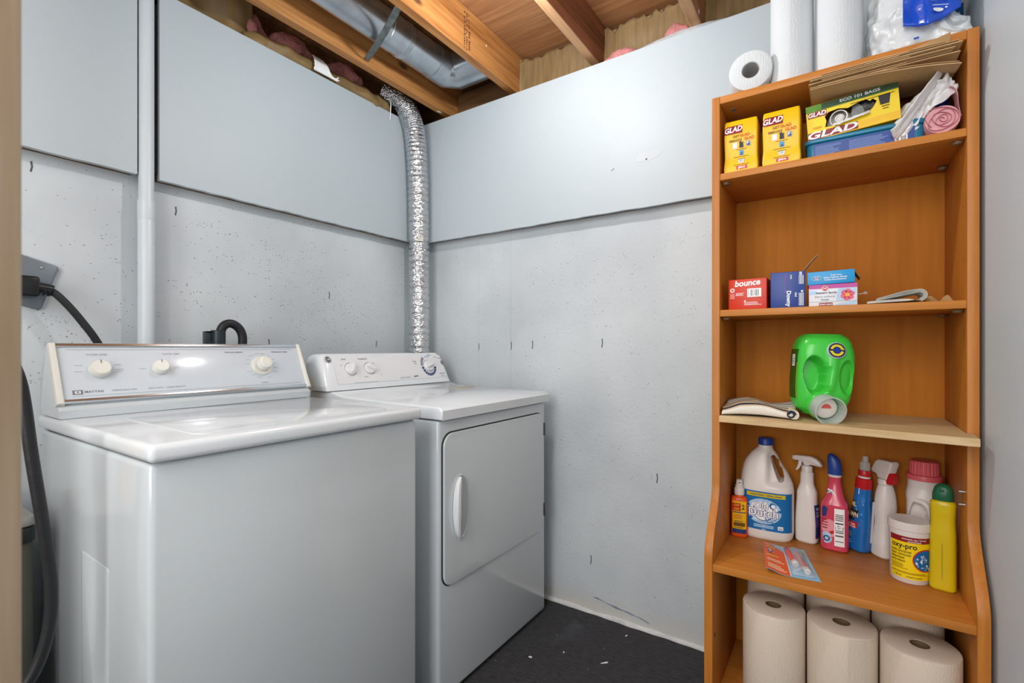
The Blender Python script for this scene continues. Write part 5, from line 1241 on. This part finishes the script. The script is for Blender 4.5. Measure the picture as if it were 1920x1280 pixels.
# blister pack of two red stain pens lying on the shelf
t = thing('stain_pen_pack', 'orange and blue blister card with two red pens lying on the lower shelf', 'blister pack', (0, 0, Z4))
TL, TR, BR, BL = (-.186, 1.628), (-.082, 1.648), (-.033, 1.446), (-.156, 1.428)
def card(u, v, e=0):
    a = Vector(BL+(0,)).lerp(Vector(BR+(0,)), u); b = Vector(TL+(0,)).lerp(Vector(TR+(0,)), u); p = a.lerp(b, v)
    p.z = .0012+.013*math.exp(-(u/.22)**2)*(1-.4*v)+.006*math.sin(PI*v)*math.exp(-((u-.3)/.3)**2)+e; return p
obj('backing_card', thick_bm(grid(lambda u, v: tuple(card(u, v)), 30, 24), .0008), mat('light_blue_card', (150, 200, 230), .4, var=.05), t)
P = Print(); M_oc = mat('orange_card', (238, 96, 24), .4, var=.04)
NX = 12
for i in range(NX):
    for j in range(12): P.rect(.46*i/NX, .46*(i+1)/NX, j/12*.985, (j+1)/12*.985, M_oc, 1)
P.raw([(.16, .985), (.46, .70), (.46, .985)], [(0, 1, 2)], mat('pale_blue_corner', (176, 206, 228), .4), 2)
P.rect(.455, .475, .0, .985, M_white, 2, ny=14)
for k in range(3): P.rect(.05, .40-.05*k, .06+.045*k, .09+.045*k, mat('pale_orange_text', (250, 196, 160), .4), 2, nx=8)
for k in range(2): P.rect(.05, .38-.05*k, .27+.045*k, .30+.045*k, mat('pale_orange_text', (250, 196, 160), .4), 2, nx=8)
P.rect(.05, .30, .44, .48, M_yel, 2, nx=6); P.rect(.05, .30, .78, .84, M_yel, 2, nx=6); P.rect(.04, .16, .90, .94, mat('pale_orange_text', (250, 196, 160), .4), 2, nx=4)
P.disc(.14, .68, .055, M_ink, 2, ry=.025); P.disc(.14, .68, .045, M_white, 3, ry=.018); P.disc(.14, .62, .055, M_ink, 2, ry=.03); P.disc(.14, .62, .035, M_wcarton, 3, ry=.02); P.disc(.15, .56, .055, M_ink, 2, ry=.025); P.text('TO GO', .15, .56, .034, M_white, 3)
P.disc(.93, .82, .035, M_ylw, 2, ry=.02); P.rect(.84, .90, .86, .90, M_ylw, 2)
P.build('print', t, lambda x, y, e: tuple(card(x, y, .0006+e)))
for k, (u0, v0, u1, v1, lab) in enumerate([(.535, .86, .60, .34, 'left red pen'), (.72, .80, .80, .13, 'right red pen')]):
    a, b = card(u0, v0, .0085), card(u1, v1, .0085)
    if k == 0: b = card(.62, .30, .0085)
    d_ = (b-a); Ln = d_.length; M_ = T(*a) @ Vector((0, 0, 1)).rotation_difference(d_.normalized()).to_matrix().to_4x4()
    pn = obj('stain_pen', xf(lathe([(0, Ln*.18), (.0055, Ln*.18), (.0068, Ln*.24), (.0072, Ln*.86), (0, Ln*.86)], 24), M_), mat('coral_red_plastic', (238, 84, 64), .3), t); pn['label'] = lab
    obj('pen_cap', xf(lathe([(0, Ln*.86), (.0074, Ln*.86), (.0080, Ln*.88), (.0080, Ln), (.0068, Ln+.001), (0, Ln+.001)], 24), M_), M_wjug, pn)
    obj('pen_tip', xf(lathe([(0, 0), (.003, 0), (.005, Ln*.10), (.0055, Ln*.18), (0, Ln*.18)], 20), M_), M_wjug if k else mat('crimson_plastic', (176, 24, 60), .3), pn)
def blis(u, v):
    uu, vv = .50+.43*u, .06+.84*v; e = min(u, 1-u)*6; g = min(v, 1-v)*9; k = min(1, e)*min(1, g); k = k**.5
    return tuple(card(uu, vv, .0016+.0165*k*(.75+.25*math.cos((u-.5)*7))))
thick(obj('clear_blister', grid(blis, 40, 40), M_blister, t), .0004)

# ------------------------------------------------------------------ bottom: paper towel rolls
for k, (x, y, lab) in enumerate([(-.1445, 1.487, 'left cream paper towel roll in the front row at bookcase bottom'), (.0085, 1.490, 'middle cream paper towel roll in the front row at bookcase bottom'), (.1610, 1.480, 'right cream paper towel roll in the front row at bookcase bottom'), (-.155, 1.645, 'left paper towel roll in the rear row behind the front roll'), (.0, 1.648, 'middle paper towel roll in the rear row behind the front roll'), (.152, 1.640, 'right paper towel roll in the rear row behind the front roll')]):
    roll('paper_towel_roll', lab, 'paper towel', (x, y, Z5+.0005), .0752, .283 if k < 3 else .302, .0195, M_paperw, 'cream paper towel rolls at the bookcase bottom', (0, 0, 0), M_tubew, flap=(-50 if k == 1 else 0))

# ------------------------------------------------------------------ paint flakes dropped on the carpet
for x, y, w, h, a, lab in [(-.904, 1.458, .014, .007, 20, 'small curled white paint flake on the carpet nearest the dryer'), (-.819, 1.548, .006, .006, 0, 'tiny white paint speck on the carpet between the curled flake and splinter'),
                           (-.673, 1.576, .030, .005, 45, 'thin white paint splinter lying on the carpet towards the bookcase'), (-.668, 1.770, .011, .005, 70, 'small white paint flake on the carpet close to the back wall')]:
    pts = [(x+w*(.5*math.cos(q*PI/3)*(1+.25*math.sin(q*7+x*50)))*math.cos(R(a))-h*.5*math.sin(q*PI/3)*math.sin(R(a)), y+w*.5*math.cos(q*PI/3)*math.sin(R(a))+h*.5*math.sin(q*PI/3)*math.cos(R(a))) for q in range(6)]
    tag(obj('paint_flake', prism(pts, .0005, .0025, 'z'), M_white, smooth=False), lab, 'paint flake')
